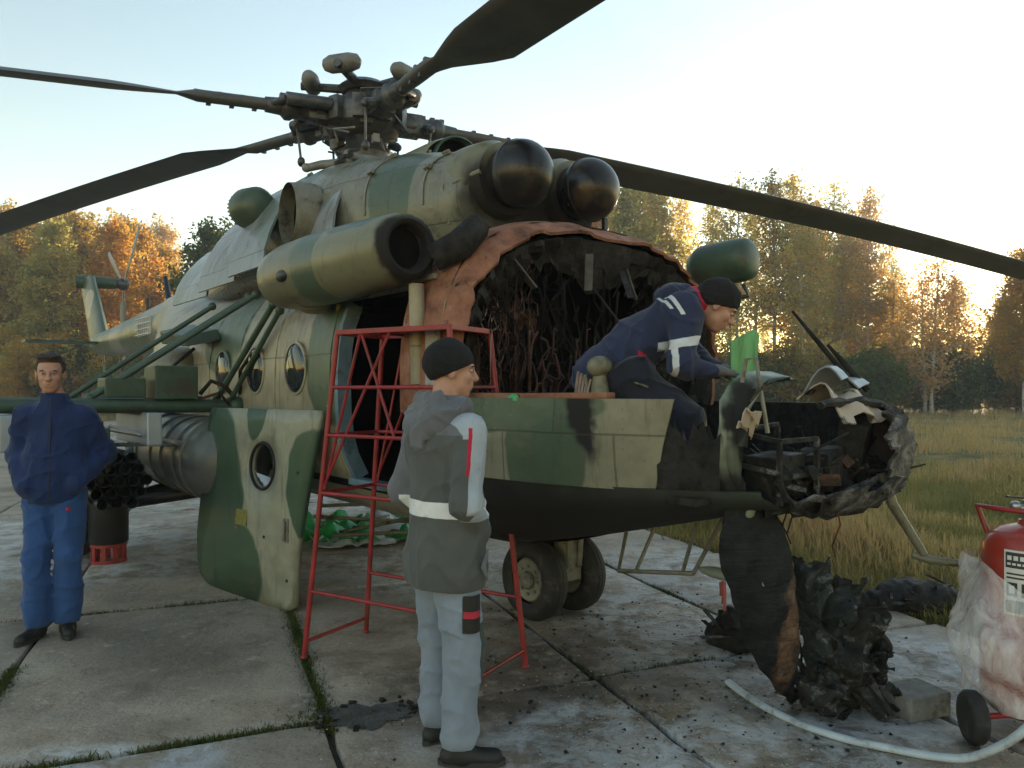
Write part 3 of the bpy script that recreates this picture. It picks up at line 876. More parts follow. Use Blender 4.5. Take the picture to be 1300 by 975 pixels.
def shell(inset=0.0, cut=True):
    mb = MB(); rings = []
    for x, w, zb, zt in FS:
        rings.append([(x, *se_pt(w - inset, zb + inset, zt - inset, t, N_SE if x > -6.5 else 2.25)) for t in ang])
    mb.loft(rings, False, False)
    if cut:
        keep = []
        for f in mb.f:
            c = sum((Vector(mb.v[i]) for i in f), Vector()) / len(f)
            if c.y < 0 and DOOR_X0 < c.x < DOOR_X1 and DOOR_Z0 < c.z < DOOR_Z1: continue
            keep.append(f)
        mb.f = keep; mb.m = [0] * len(keep)
    return mb
fus = shell().build('fuselage', SKIN, HEL, 35)
lining = shell(0.045).build('cabin_lining', M['soot_shade'], HEL, 35)
mb = MB()   # cabin floor, rear wall, seats seen through the doorway
mb.box((-2.5, 0, 0.92), (5.8, 2.2, 0.05)); mb.box((-5.4, 0, 1.6), (0.05, 2.1, 1.4))
mb.build('cabin_floor', M['soot_shade'], HEL, 0)
mb = MB()
for i in range(5): mb.box((-0.7 + i * 0.2, 0.85, 1.15), (0.16, 0.5, 0.05)); mb.box((-0.7 + i * 0.2, 1.05, 1.42), (0.16, 0.05, 0.5))
mb.build('cabin_seat_row', M['cabin_blue'], HEL, 0, 0.015)
for z, r in ((1.9, .05), (1.3, .06)):
    MB().tube([(-0.5, -0.2, .95), (-0.5, -0.2, z)], r, 10).build('cabin_post', M['cabin_blue'], HEL)
MB().tube([(-0.72, -0.75, .98), (-0.72, -0.7, 2.1)], 0.03, 8).build('cabin_post', M['cabin_blue'], HEL)
MB().box((-0.15, -0.75, 1.2), (0.55, 0.35, 0.5)).build('cabin_equipment_box', M['black_paint'], HEL, 0, 0.02)
# door frame
def side_y(z): 
    zc, h = (FZB + FZT) / 2, (FZT - FZB) / 2
    return -FW * max(1 - abs((z - zc) / h) ** N_SE, 0) ** (1 / N_SE)
zs = [DOOR_Z0 + (DOOR_Z1 - DOOR_Z0) * k / 8 for k in range(9)]
for x, w in ((DOOR_X0, 0.05), (DOOR_X1, 0.05)):
    mb = MB()
    mb.sheet([[(x - w / 2 + w * j, side_y(z) - 0.008 + 0.0 * j, z) for j in range(2)] for z in zs], 0.10)
    mb.build('door_jamb', M['cabin_blue'] if x < 0 else M['dark_green'], HEL, 30)
mb = MB(); mb.bar((DOOR_X0, side_y(DOOR_Z0) - .02, DOOR_Z0), (DOOR_X1, side_y(DOOR_Z0) - .02, DOOR_Z0), 0.09, 0.05)
mb.build('door_sill', M['cabin_blue'], HEL, 30, 0.01)
mb = MB(); mb.bar((DOOR_X0 - 1.0, side_y(2.24) - .035, 2.25), (DOOR_X1 + .1, side_y(2.24) - .035, 2.25), 0.05, 0.035)
mb.build('door_rail', M['gear_grey'], HEL, 30, 0.006)
# seam straps round the cabin side
for x in (-0.98, -1.97, -2.80, -3.62, -4.45):
    g = [[(x - .02 + .04 * j, side_y(z) - .005, z) for j in (0, 1)] for z in [.75 + 1.75 * k / 14 for k in range(15)]]
    MB().sheet(g, .004).build('seam_strap', SKIN, HEL, 50)
# round blister windows
for x in (-1.55, -2.38, -3.2):
    y0 = side_y(1.75)
    mb = MB(); mb.lathe((x, y0 - .004, 1.75), (0, -1, 0), [(-.01, .208), (.006, .207), (.009, .198), (.009, .188), (-.01, .185)], 32, 0, False, False)
    fr = mb.build('window', SKIN, HEL, 40)
    mb = MB(); mb.lathe((x, y0 - .004, 1.75), (0, -1, 0), [(-.005, .19), (.006, .185), (.020, .15), (.030, .09), (.033, .01)], 28)
    mb.build('pane', M['glass'], fr, 60)
# stencils
for x, z, w, h in ((-0.98, 1.47, .05, .012), (-0.955, 1.50, .012, .075), (-1.0, 2.17, .05, .05), (-1.85, 1.40, .07, .02)):
    mb = MB(); mb.box((x, side_y(z) - .004, z), (w, .006, h)); mb.build('stencil_mark', M['yellow'], HEL, 0)

# cockpit: rear arch of burnt skin
ARCH_T = [math.pi * 1.03 - k * (math.pi * 1.06) / 72 for k in range(73)]      # starboard side up over the roof to port
rr = random.Random(3)
def jag(k, s, a): return a * (0.5 * math.sin(k * 1.7 + s) + 0.35 * math.sin(k * 4.1 + s * 2) + 0.3 * math.sin(k * 0.45 + s * 3))
mb = MB(); g = []
for i in range(7):
    row = []
    for k, tt in enumerate(ARCH_T):
        x = 0.02 + (0.52 + 0.022 * jag(k * .45, 1, 1.0) + .012 * math.sin(k * 1.9)) * i / 6
        w = 0.022 + (0.0 if i < 4 else -(0.014, .045, .10)[i - 4] * (1 + .10 * math.sin(k * .9) + .08 * math.sin(k * .37 + 1)))
        y, z = se_pt(FW + w, .60 - w, FZT + w, tt)
        row.append((x, y, z))
    g.append(row)
mb.sheet(g, -0.02); mb.build('burnt_roof_arch', M['primer'], HEL, 35)
mb = MB(); g = []     # torn charred lining hanging from the arch
for i in range(6):
    row = []
    for k, tt in enumerate(ARCH_T):
        u = i / 5
        dep = 0.10 + 0.20 * max(0, math.sin(tt)) ** 2 * (0.55 + 0.45 * math.sin(k * .37 + 1)) + 0.055 * jag(k, 5, 1.0) + 0.03 * rr.uniform(-1, 1)
        w = -0.115 - dep * u
        y, z = se_pt(FW + w, .60 - w, FZT + w, tt)
        row.append((0.50 - 0.10 * u + 0.03 * jag(k + i * 3, 2, 1), y, z))
    g.append(row)
mb.sheet(g, 0.012); mb.build('torn_lining', M['char'], HEL, 30)
mb = MB(); g = []
for i in range(5):
    row = []
    for k, tt in enumerate(ARCH_T):
        u = i / 4
        w = -0.04 - (0.22 + 0.14 * jag(k, 9, 1)) * u
        y, z = se_pt(FW + w, .60 - w, FZT + w, tt)
        row.append((0.28 - 0.12 * u + 0.04 * jag(k * 1.3 + i, 4, 1), y, z))
    g.append(row)
mb.sheet(g, 0.012); mb.build('torn_lining', M['char_ash'], HEL, 30)
# rear bulkhead of the cockpit, charred, with a doorway
mb = MB()
mb.box((-0.02, -0.72, 1.55), (0.05, 0.72, 1.75)); mb.box((-0.6, 0.75, 1.6), (0.05, 0.85, 1.8))
mb.build('cockpit_bulkhead', M['soot_shade'], HEL, 0)
# panel with switch frames standing at starboard
mb = MB()
for _ in range(46):
    y, z = rr.uniform(-1.05, -0.4), rr.uniform(1.5, 2.35)
    mb.box((rr.uniform(0.02, .2), y, z), (rr.uniform(.04, .14), rr.uniform(.04, .16), rr.uniform(.03, .18)), (rr.uniform(-.4, .4), rr.uniform(-.4, .4), rr.uniform(-.4, .4)))
mb.build('burnt_equipment_rack', M['char_rust'], HEL, 0, 0.006)['kind'] = 'stuff'
mb = MB()
for _ in range(40):
    y, z, x = rr.uniform(-0.1, 0.95), rr.uniform(1.2, 2.45), rr.uniform(.0, .55)
    mb.bar((x, y, z), (x + rr.uniform(-.2, .2), y + rr.uniform(-.25, .25), z - rr.uniform(.05, .5)), rr.uniform(.008, .04), .008)
mb.build('charred_debris', M['char'], HEL, 0)['kind'] = 'stuff'
# burnt wiring looms
def looms(n, y0, y1, z0, z1, rad, mat, x0=.12, x1=.5, seed=1):
    r = random.Random(seed); mb = MB()
    for _ in range(n):
        y = r.uniform(y0, y1); x = r.uniform(x0, x1); zt = r.uniform(z0 + .45 * (z1 - z0), z1); L = r.uniform(.25, .9)
        pts = []; ph, am, fq = r.uniform(0, 6), r.uniform(.012, .06), r.uniform(5, 15)
        dy = r.uniform(-.12, .12)
        for k in range(15):
            u = k / 14
            pts.append((x + am * .7 * math.sin(fq * u * 1.3 + ph * 2), y + dy * u + am * math.sin(fq * u + ph), max(zt - L * u + am * .8 * math.sin(fq * u * 1.7), z0)))
        rd = r.uniform(*rad)
        mb.tube(pts, [rd * (1 + .25 * math.sin(k * 2.1)) for k in range(15)], 5, False)
    o = mb.build('burnt_wiring', mat, HEL, 60); o['kind'] = 'stuff'
looms(75, -1.10, -0.6, 1.52, 2.38, (.002, .0055), M['wire_red'], seed=1)
looms(110, -1.08, -0.35, 1.50, 2.42, (.002, .007), M['wire_dark'], seed=2)
looms(14, -1.05, -0.6, 1.52, 2.2, (.0015, .0035), M['wire_pale'], seed=3)
looms(30, -0.4, 0.9, 1.6, 2.5, (.003, .009), M['wire_dark'], seed=4)
looms(16, -0.75, -0.25, 1.5, 1.95, (.004, .008), M['wire_red'], .5, .95, 6)
mb = MB(); mb.tube([(.45, -.72, 1.5), (.44, -.72, 2.05)], .013, 6); mb.tube([(.45, -.62, 1.5), (.46, -.63, 2.08)], .009, 6)
mb.tube([(.42, -.83, 2.02), (.43, -.72, 2.07), (.43, -.6, 2.02), (.44, -.58, 1.9)], .014, 6); mb.tube([(.4, -1.0, 1.5), (.38, -.97, 1.75), (.36, -1.0, 2.0)], .028, 8)
mb.build('burnt_conduit', M['char_rust'], HEL, 60)
mb = MB(); mb.bar((.5, -.15, 2.46), (.52, -.18, 2.22), .05, .012); mb.bar((.48, .22, 2.4), (.5, .3, 2.2), .035, .01); mb.bar((.45, -.75, 2.36), (.5, -.62, 2.2), .09, .01)
mb.build('hanging_strip', simple('sooty_strip', (.10, .095, .09), .8, .2, .5, 12, .3, dirt=(.02, .018, .016)), HEL, 0)

# lower cockpit tub
HUL = [(0.40, 1.24, .62), (0.75, 1.21, .70), (1.1, 1.16, .79), (1.45, 1.07, .88), (1.75, .97, .96), (1.92, .86, 1.00), (2.08, .70, 1.03)]
def hull_w(x):
    for (a, wa, za), (b, wb, zb_) in zip(HUL, HUL[1:]):
        if x <= b: 
            u = max(0, (x - a) / (b - a)); return wa + (wb - wa) * u, za + (zb_ - za) * u
    return HUL[-1][1], HUL[-1][2]
BELLY = camo('sooted_belly_paint', noise_scale=0.5, noise_thr=0.5, soot=[((1.3, 0, 0.85), (1.3, 1.8, 0.5)), ((0.6, -1, .9), (.9, .9, .28))], seams=False)
mb = MB(); g = []
for x, w, zb in HUL:
    row = []
    for k in range(25):
        tt = math.pi + math.pi * k / 24
        y, z = se_pt(w, zb, 2 * 1.14 - zb, tt, 2.6)
        row.append((x, y, min(z, 1.145)))
    g.append(row)
mb.sheet(g, 0.02); mb.build('belly', BELLY, HEL, 40)
mb = MB(); mb.box((1.15, 0, 1.10), (1.55, 1.9, .03)); mb.build('cockpit_floor', M['char'], HEL, 0)
def side_strip(x0, x1, z0, z1, off, n=10, th=0.02, sgn=-1, corner=0):
    g = []
    for i in range(n + 1):
        x = x0 + (x1 - x0) * i / n; w, _ = hull_w(x)
        a, b = z0, z1
        if corner:
            e = min(x - x0, x1 - x)
            if e < corner: q = corner - math.sqrt(max(corner ** 2 - (corner - e) ** 2, 0)); a, b = z0 + q, z1 - q
        g.append([(x, sgn * (w + off - 0.025 * abs(j / 4 - .5)), a + (b - a) * j / 4) for j in range(5)])
    return MB().sheet(g, th)
PANEL = camo('cockpit_side_camouflage', base=(.25, .245, .175), blobs=[((1.0, -1.1, 1.5), (.52, .6, .13)), ((1.20, -1.1, 1.3), (.24, .6, .4))], soot=[((1.40, -1.05, 1.46), (.06, .3, .22))], rough=.4)
PANEL2 = camo('pale_cover_paint', base=(0.225, 0.225, 0.165), seams=False)
mb = side_strip(0.42, 1.80, 1.13, 1.545, 0.012, 18)
mb.v = [(x - max(0, (x - 1.2) / .6) * .10 * (1 - (z - 1.13) / .415), y, z) for x, y, z in mb.v]
mb.build('cockpit_side_panel', PANEL, HEL, 40)
side_strip(0.42, 1.86, 1.10, 1.50, 0.0, 10, 0.02, 1).build('cockpit_side_panel', M['char'], HEL, 40)
mb = MB(); mb.bar((0.42, -1.19, 1.555), (1.0, -1.13, 1.555), .09, .03); mb.bar((1.0, -1.13, 1.555), (1.48, -1.0, 1.56), .09, .03)
mb.build('cockpit_sill', M['primer'], HEL, 0, 0.008)
for (x, y, z, s) in ((0.98, -1.185, 1.535, .05), (1.02, -1.18, 1.52, .035), (1.12, -1.16, 1.38, .028), (1.10, -1.165, 1.33, .02)):
    o = MB().ell((x, y, z), (s, .012, s * .6), 10, 6).build('green_paint_splash', M['bright_green'], HEL, 60)
# sight / instrument on the sill
mb = MB(); mb.ell((1.33, -.92, 1.70), (.055, .075, .055), 14, 8); mb.tube([(1.33, -.92, 1.56), (1.33, -.92, 1.66)], [.05, .035], 12); mb.tube([(1.28, -.95, 1.56), (1.26, -.95, 1.66)], .012, 6); mb.tube([(1.35, -.86, 1.66), (1.55, -.82, 1.6)], .006, 5)
mb.build('instrument_pod', simple('scorched_tan', (.16, .15, .10), .5, 0, .4, 14, .3, dirt=(.03, .025, .02)), HEL, 60)
mb = MB()
for k in range(5): mb.tube([(1.2 + .02 * k, -.96, 1.56), (1.2 + .022 * k, -.94, 1.68 - .01 * k)], .008, 5)
mb.build('burnt_lever', M['wire_pale'], HEL, 60)

mb = side_strip(1.72, 1.94, 1.10, 1.40, -0.03, 12)
mb.v = [(x, y, z + (.04 * math.sin(x * 61) + .03 * math.sin(x * 143)) * (z > 1.36)) for x, y, z in mb.v]
mb.build('dark_gap_skin', M['char'], HEL, 30)  # charred strip added so the gap beside the panel reads as a dark void
# nose deck skin in front of the opening
DECK = camo('nose_deck_paint', base=(0.17, 0.205, 0.15), second=(.12, .17, .12), noise_scale=2.0, noise_thr=.55, seams=False, soot=[((2.10, -.6, 1.2), (.09, .5, .6)), ((1.95, -.8, 1.0), (.3, .5, .22)), ((2.0, -.75, 1.45), (.05, .3, .2))])
mb = MB(); g = []
for i in range(9):
    u = i / 8; x = 1.925 + 0.075 * u
    row = []
    w0, zb = hull_w(x)
    for j in range(12):
        v = j / 11
        zt = 1.66 - 0.03 * u
        if v < .5: z = zb + .07 + (zt - .08 - zb - .07) * v * 2; y = -(w0 - .05) + .16 * max(0, .35 - v * 2) + .12 * max(0, v * 2 - .6) + .012 * math.sin(i * 1.3 + j * 1.9)
        else: q = (v - .5) * 2; y = -(w0 - .05) + .05 + .09 * q * 4.2; z = zt - .08 + .08 * math.sin(min(q * 3, 1.57))
        if i == 8: x2 = x + .04 * math.sin(j * 2.3) + .03 * math.sin(j * 5.1)
        else: x2 = x
        row.append((x2, y, z))
    g.append(row)
mb.sheet(g, 0.015); mb.build('nose_deck', DECK, HEL, 50)
mb = MB(); mb.plate([(-.05, 0), (.06, 0), (.085, .30), (.06, .33), (-.055, .27)], .02, Euler((0, 0, .75)).to_matrix(), (1.74, -.33, 1.56))
t = NT('green_glass'); co = t.coord(); gn = t.noise(t.vmath('MULTIPLY', co, (14, 14, 3)), 1.5, 5, .6); t.set(t.ramp(gn, [(.35, (.03, .30, .10)), (.65, (.12, .55, .24))]), .3, 0, .5); t.put(t.b.inputs['Transmission Weight'], .4); M['green_glass'] = t.mat
mb.build('green_glass_panel', M['green_glass'], HEL, 0, label='upright bright green glass panel')

# burnt nose tray, port shell, ring
def nose_pt(u, tt, k=1.0):
    """u 0..1 from the rear edge to the tip, tt angle round the section (0 = port, pi/2 = top, -pi/2 = bottom)"""
    x = 1.87 + 0.41 * u
    f = math.sqrt(max(1 - (max(u - .35, 0) / .66) ** 2.4, 0.0))
    w = (.74 - .06 * u) * f * k; h = (.278) * (0.45 + .55 * f) * k
    c, s = math.cos(tt), math.sin(tt)
    return Vector((x, w * math.copysign(abs(c) ** .8, c), 1.262 + h * math.copysign(abs(s) ** .8, s)))
r2 = random.Random(8)
mb = MB(); g = []
for i in range(15):
    u = i / 14
    row = []
    t0, t1 = -math.pi * 0.80, math.pi * 0.36
    for j in range(34):
        v = j / 33
        tt = t0 + (t1 - t0) * v
        if j >= 31: tt += .12 * math.sin(i * 2.2) + .08 * math.sin(i * 5.3)
        p = nose_pt(u, tt)
        if tt < -2.2 : p.z += .02 * math.sin(i * 3.1 + j)
        d = .012 * math.sin(i * 1.9 + j * .8) + .01 * math.sin(i * 4.3 - j * 1.7)
        row.append(p + Vector((d, d, d)))
    g.append(row)
mb.sheet(g, 0.016); mb.build('nose_shell', char_mat('ashen_nose_skin', ash=1.5, scale=9), HEL, 40)
mb = MB(); g = []
for i in range(9):
    u = .05 + .5 * i / 8; row = []
    for j in range(12):
        tt = -.55 + 1.45 * j / 11 + (.1 * math.sin(i * 2.0) if j == 11 else 0)
        row.append(nose_pt(u, tt, .955))
    g.append(row)
mb.sheet(g, 0.008)
mb.build('nose_inner_wall', simple('heat_browned_wall', (.085, .055, .042), .8, 0, .5, 7, .3, dirt=(.02, .017, .015)), HEL, 40)
mb = MB(); ring = []
for j in range(41):
    tt = -math.pi * 0.93 + j * (math.pi * 1.55) / 40
    p = nose_pt(.62 + .02 * math.sin(j * 2.7), tt, 0.99); ring.append(p)
mb.tube(ring, [.022 + .010 * math.sin(j * 3.7) for j in range(41)], 6); mb.build('nose_ring_frame', M['char'], HEL, 50)
mb = MB(); ring = [nose_pt(.50, -math.pi * .95 + j * math.pi * 1.4 / 30, .97) for j in range(31)]
mb.tube(ring, [.014 + .006 * math.sin(j * 2.9) for j in range(31)], 6); mb.build('nose_ring_frame', M['char_ash'], HEL, 50)
for seed, n, mat, nm in ((1, 70, 'char', 'charred_debris'), (2, 55, 'char_ash', 'charred_debris'), (3, 26, 'char_rust', 'charred_debris')):
    q = random.Random(seed); mb = MB()
    for _ in range(n):
        u = q.uniform(-.1, .62); tt = q.uniform(-2.7, -.7); p = nose_pt(max(u, 0), tt, q.uniform(.45, .93)); p.x += min(u, 0)
        p.z += q.uniform(0, .13)
        if q.random() < .5: mb.box(p, (q.uniform(.02, .13), q.uniform(.02, .12), q.uniform(.01, .08)), (q.uniform(-1, 1), q.uniform(-1, 1), q.uniform(-3, 3)))
        else: mb.bar(p, p + Vector((q.uniform(-.18, .18), q.uniform(-.18, .18), q.uniform(-.06, .16))), q.uniform(.006, .02), q.uniform(.006, .02))
    mb.build(nm, M[mat], HEL, 0)['kind'] = 'stuff'
mb = MB()      # burnt instrument box and cells in the nose bay
for a, b in (((1.92, -.66, 1.08), (1.92, -.66, 1.40)), ((1.92, -.30, 1.08), (1.92, -.30, 1.42)), ((2.12, -.62, 1.08), (2.12, -.62, 1.36)), ((2.12, -.3, 1.08), (2.12, -.3, 1.36)),
             ((1.92, -.66, 1.40), (1.92, -.30, 1.42)), ((2.12, -.62, 1.36), (2.12, -.3, 1.36)), ((1.92, -.66, 1.4), (2.12, -.62, 1.36)), ((1.92, -.66, 1.25), (2.12, -.62, 1.22)), ((2.12, -.62, 1.2), (2.12, -.3, 1.2))):
    mb.bar(a, b, .022, .022)
mb.build('burnt_equipment_frame', M['char_ash'], HEL, 0, .003)
mb = MB(); mb.box((2.0, -.46, 1.19), (.17, .26, .2), (.05, .03, .05)); mb.box((2.02, -.1, 1.2), (.2, .3, .18), (.1, -.1, .2)); mb.box((2.05, .2, 1.32), (.14, .22, .22), (.1, .2, .3))
mb.build('burnt_equipment_box', M['char'], HEL, 0, .01)
mb = MB(); g = []      # pale torn sheet lifted above the nose
for i in range(9):
    row = []
    for j in range(8):
        u, v = i / 8, j / 7
        row.append((1.92 + .26 * u + .03 * math.sin(j * 2.1) * (i == 8), -.12 + .45 * v + .05 * math.sin(u * 5), 1.535 + .10 * math.sin(u * 3.0) * (1 - .4 * v) - .10 * u + .03 * math.sin(v * 9 + u * 4)))
    g.append(row)
mb.sheet(g, .008)
t = NT('scorched_beige_sheet'); co = t.coord(); n = t.noise(co, 9, 7, .7)
t.set(t.mix(t.step(n, .55, .65), (.42, .34, .26), (.05, .04, .035)), .7); t.bump(n, .5, .01); M['beige'] = t.mat
mb.build('torn_nose_sheet', M['beige'], HEL, 40)
mb = MB(); g = []
for i in range(8):
    row = []
    for j in range(6):
        u, v = i / 7, j / 5
        row.append((1.86 + .20 * u, .05 + .30 * v, 1.56 + .14 * math.sin(u * 2.6) * (1 - v * .5) + .02 * math.sin(v * 8)))
    g.append(row)
mb.sheet(g, .008); mb.build('torn_nose_sheet', M['pale_metal'], HEL, 40)
mb = MB(); g = []
for i in range(7):
    row = []
    for j in range(6):
        u, v = i / 6, j / 5
        row.append((2.03 + .05 * u + .012 * math.sin(j * 3.3), -.80 + .12 * v, 1.42 + .09 * u - .04 * v + .015 * math.sin(i * 1.7 + j)))
    g.append(row)
mb.sheet(g, .008); mb.build('torn_nose_sheet', M['beige'], HEL, 40)
for a, b, r in (((2.02, .32, 1.58), (1.70, .22, 2.02), .015), ((2.05, .36, 1.58), (1.87, .28, 1.83), .018)):
    mb = MB(); mb.tube([a, tuple(Vector(a).lerp(Vector(b), .55)), b], [r, r, r * .5], 6); mb.build('wiper_arm', M['char'], HEL, 60)
mb = MB(); mb.tube([(2.0, -.72, 1.62), (2.02, -.72, 1.72), (2.03, -.66, 1.73), (2.04, -.64, 1.6)], .009, 6); mb.tube([(2.04, -.74, 1.5), (2.08, -.7, 1.58), (2.10, -.68, 1.4)], .01, 6)
mb.build('bent_pipe', M['gear_grey'], HEL, 60)

# pitot tubes and belly step
mb = MB(); mb.tube([(2.14, .30, 1.16), (2.19, .33, 1.0), (2.32, .38, .76)], [.03, .026, .02], 8); mb.tube([(2.27, .36, .755), (2.34, .40, .735), (2.52, .44, .735)], [.018, .022, .016], 8); mb.ell((2.52, .44, .735), (.035, .024, .022), 10, 6)
mb.build('pitot_tube', simple('olive_tube', (.15, .14, .09), .5, 0, .3, 14, .2, dirt=(.08, .04, .025)), HEL, 60)
mb = MB(); mb.tube([(1.98, -.60, 1.08), (1.92, -.60, .9), (1.86, -.58, .74)], [.034, .03, .026], 10, squash=.5)
mb.ell((1.80, -.58, .715), (.14, .035, .028), 12, 6); mb.tube([(1.7, -.58, .715), (2.02, -.58, .715)], .014, 8)
mb.build('pitot_tube', simple('pale_green_tube', (.22, .25, .19), .45, 0, .2, 14, .1), HEL, 60)
mb = MB()
mb.tube([(1.06, -.40, .86), (1.18, -.62, .62), (1.62, -.56, .68)], .012, 6); mb.tube([(1.25, -.36, .90), (1.28, -.60, .628)], .011, 6); mb.tube([(1.5, -.34, .96), (1.56, -.57, .67)], .011, 6); mb.tube([(1.68, -.34, 1.0), (1.62, -.56, .68)], .011, 6)
mb.build('boarding_step', M['gear_grey'], HEL, 60)

# engine fairing
COWL = camo('engine_cowling_camouflage', blobs=[((-.95, -.7, 3.2), (.22, .9, .9)), ((-1.75, 0, 3.75), (.6, .6, .16)), ((-2.3, -.8, 3.4), (.18, .5, .5))], noise_scale=.7, noise_thr=.66, base=(.20, .205, .16), soot=[((-.05, 0, 2.85), (.3, .9, .35))], rough=.3)
NAC = [(-.20, .60, 2.66, 3.28), (-.45, .66, 2.55, 3.35), (-.9, .80, 2.45, 3.45), (-1.5, .92, 2.4, 3.56), (-2.2, .97, 2.4, 3.66), (-2.9, .97, 2.4, 3.66), (-3.6, .92, 2.4, 3.58), (-4.4, .82, 2.4, 3.46), (-5.2, .68, 2.45, 3.34), (-6.2, .52, 2.55, 3.22), (-7.2, .40, 2.6, 3.13)]
mb = MB(); rings = [[(x, *se_pt(w, zb, zt, 2 * math.pi * k / 40, 2.5)) for k in range(40)] for x, w, zb, zt in NAC]
mb.loft(rings); mb.build('engine_cowling', COWL, HEL, 40)
for x, w, zb, zt in ((-.62, .713, 2.512, 3.388), (-1.2, .86, 2.425, 3.505), (-2.55, .97, 2.4, 3.66)):      # cowling latch bands
    mb = MB(); ring = [(x, *se_pt(w + .004, zb, zt + .004, math.pi * (1.02 - 1.04 * k / 30), 2.5)) for k in range(31)]
    g = [[(p[0] + .022 * j, p[1], p[2]) for j in (0, 1)] for p in ring]; mb.sheet(g, .006); mb.build('cowling_band', COWL, HEL, 50)
    for t_ in (.86, .72, .58):
        y, z = se_pt(w + .012, zb, zt + .012, math.pi * t_, 2.5); MB().box((x + .012, y, z), (.07, .03, .03), (math.pi * (t_ - .5), 0, 0)).build('latch', M['gear_grey'], HEL, 0, .004)
for s in (-1, 1):   # intakes with dust-filter domes
    y = s * .325
    mb = MB(); mb.lathe((-.42, y, 3.05), (1, 0, 0), [(-.25, .30), (0, .305), (.20, .29), (.24, .265), (.30, .25)], 32)
    it = mb.build('engine_intake', camo('intake_paint' + str(s), base=OLIVE, soot=[((-.1, y, 2.9), (.2, .4, .3))], seams=False), HEL, 40)
    mb = MB(); prof = [(-.10, .16), (-.09, .2)] + [(.205 * math.sin(a) + .06, .230 * math.cos(a)) for a in [(-.55 + (1.565 + .55) * k / 14) for k in range(15)]]
    mb.lathe((-.02, y, 3.05), (1, 0, 0), prof, 36); mb.build('dust_filter_dome', M['domeblack'], HEL, 60)
    mb = MB(); mb.lathe((-.02, y, 3.05), (1, 0, 0), [(.045, .229), (.05, .2345), (.066, .2345), (.07, .229)], 36, 0, False, False); mb.build('dome_seam_ring', M['black_paint'], HEL, 60)
mb = MB(); mb.tube([(-.35, -.62, 3.02), (-.12, -.56, 3.06)], .02, 8); mb.build('intake_strut', M['gear_grey'], HEL, 60)
mb = MB(); mb.tube([(-.46, -.30, 3.37), (-.44, -.55, 3.25), (-.44, -.66, 3.0), (-.43, -.6, 2.75)], .014, 6); mb.build('cowling_clamp_band', M['gear_grey'], HEL, 60)
mb = MB(); mb.box((.18, .33, 2.76), (.03, .03, .12)); mb.build('intake_drain', M['black_paint'], HEL, 0)
# oil cooler air scoop in the middle on top
mb = MB(); prof = [(0, .34), (.05, .36), (.5, .36), (.9, .32), (1.3, .18)]
rings = []
for tx, r in prof: rings.append([(-1.15 - tx, r * 1.0 * math.cos(a), 3.42 + r * .70 * math.sin(a)) for a in [2 * math.pi * k / 28 for k in range(28)]])
mb.loft(rings, False, True); mb.build('oil_cooler_scoop', camo('scoop_paint', base=GREEN, second=OLIVE, noise_scale=1.2, noise_thr=.5, seams=False), HEL, 50)
mb = MB(); mb.lathe((-1.25, 0, 3.42), (1, 0, 0), [(0, .27), (.02, .27)], 28); mb.build('scoop_duct', M['soot_shade'], HEL, 40)
mb = MB(); mb.lathe((-1.15, 0, 3.42), (1, 0, 0), [(-.03, .27), (0.01, .265), (.02, .25), (-.02, .24)], 28, 0, False, False); mb.build('scoop_lip', M['dark_green'], HEL, 40)
# cowl panels standing open, exhaust, suppressor box
CPAN = camo('sky_sheen_cowl_paint', base=(.26, .29, .31), second=(.15, .19, .17), noise_scale=.8, noise_thr=.6, rough=.32)  # blue-grey base colour holds a painted reflection of the sky
mb = MB(); prof = []
for tx, ry, rz in ((0, .17, .27), (.12, .17, .27), (.26, .15, .25)):
    prof.append([(-1.92 + ry * math.cos(a) * 1.2 - .02, -.92 - tx * .9, 3.02 + rz * math.sin(a)) for a in [2 * math.pi * k / 28 for k in range(28)]])
mb.loft(prof, False, False); mb.build('exhaust_duct', M['gear_grey'], HEL, 50)
mb = MB(); mb.loft([[(-1.94 + .185 * math.cos(a), -1.0, 3.02 + .25 * math.sin(a)) for a in [2 * math.pi * k / 28 for k in range(28)]], [(-1.94 + .18 * math.cos(a), -1.02, 3.02 + .245 * math.sin(a)) for a in [2 * math.pi * k / 28 for k in range(28)]]]); mb.build('exhaust_opening', M['soot_shade'], HEL, 50)
def cowl_panel(x0, x1, z0, z1, y0, lift, th=.02):
    g = []
    for i in range(7):
        x = x0 + (x1 - x0) * i / 6
        g.append([(x - .25 * (j / 6), y0 + .38 * (j / 6) ** 2 - lift * (1 - j / 6), z0 + (z1 - z0) * j / 6) for j in range(7)])
    return MB().sheet(g, th)
cowl_panel(-2.2, -3.05, 2.62, 3.52, -1.12, .14).build('cowling_panel', CPAN, HEL, 40)
cowl_panel(-3.12, -4.2, 2.6, 3.46, -1.06, .12).build('cowling_panel', CPAN, HEL, 40)
cowl_panel(-4.25, -5.5, 2.58, 3.3, -.98, .1).build('cowling_panel', CPAN, HEL, 40)
cowl_panel(-1.35, -1.74, 2.7, 3.5, -1.02, .02).build('cowling_panel', CPAN, HEL, 40)
mb = MB()
for k in range(3): mb.box((-1.95 - k * .13, -.55, 3.66 - .02 * k), (.07, .1, .03), (.35, 0, 0))
mb.build('cowling_vent', M['black_paint'], HEL, 0, .006)
mb = MB(); mb.lathe((-2.9, -.98, 3.30), (-1, -.15, 0), [(0, .05), (.02, .13), (.08, .18), (.26, .195), (.32, .18)], 26)
sup = mb.build('exhaust_suppressor', camo('suppressor_paint', base=GREEN, second=OLIVE, noise_scale=1.5, noise_thr=.6, seams=False), HEL, 50)
mb = MB()
for k in range(9): mb.box((-3.215, -1.03 + 0, 3.16 + k * .035), (.05, .34 * math.sqrt(max(.05, 1 - ((k - 4) / 5) ** 2)), .014))
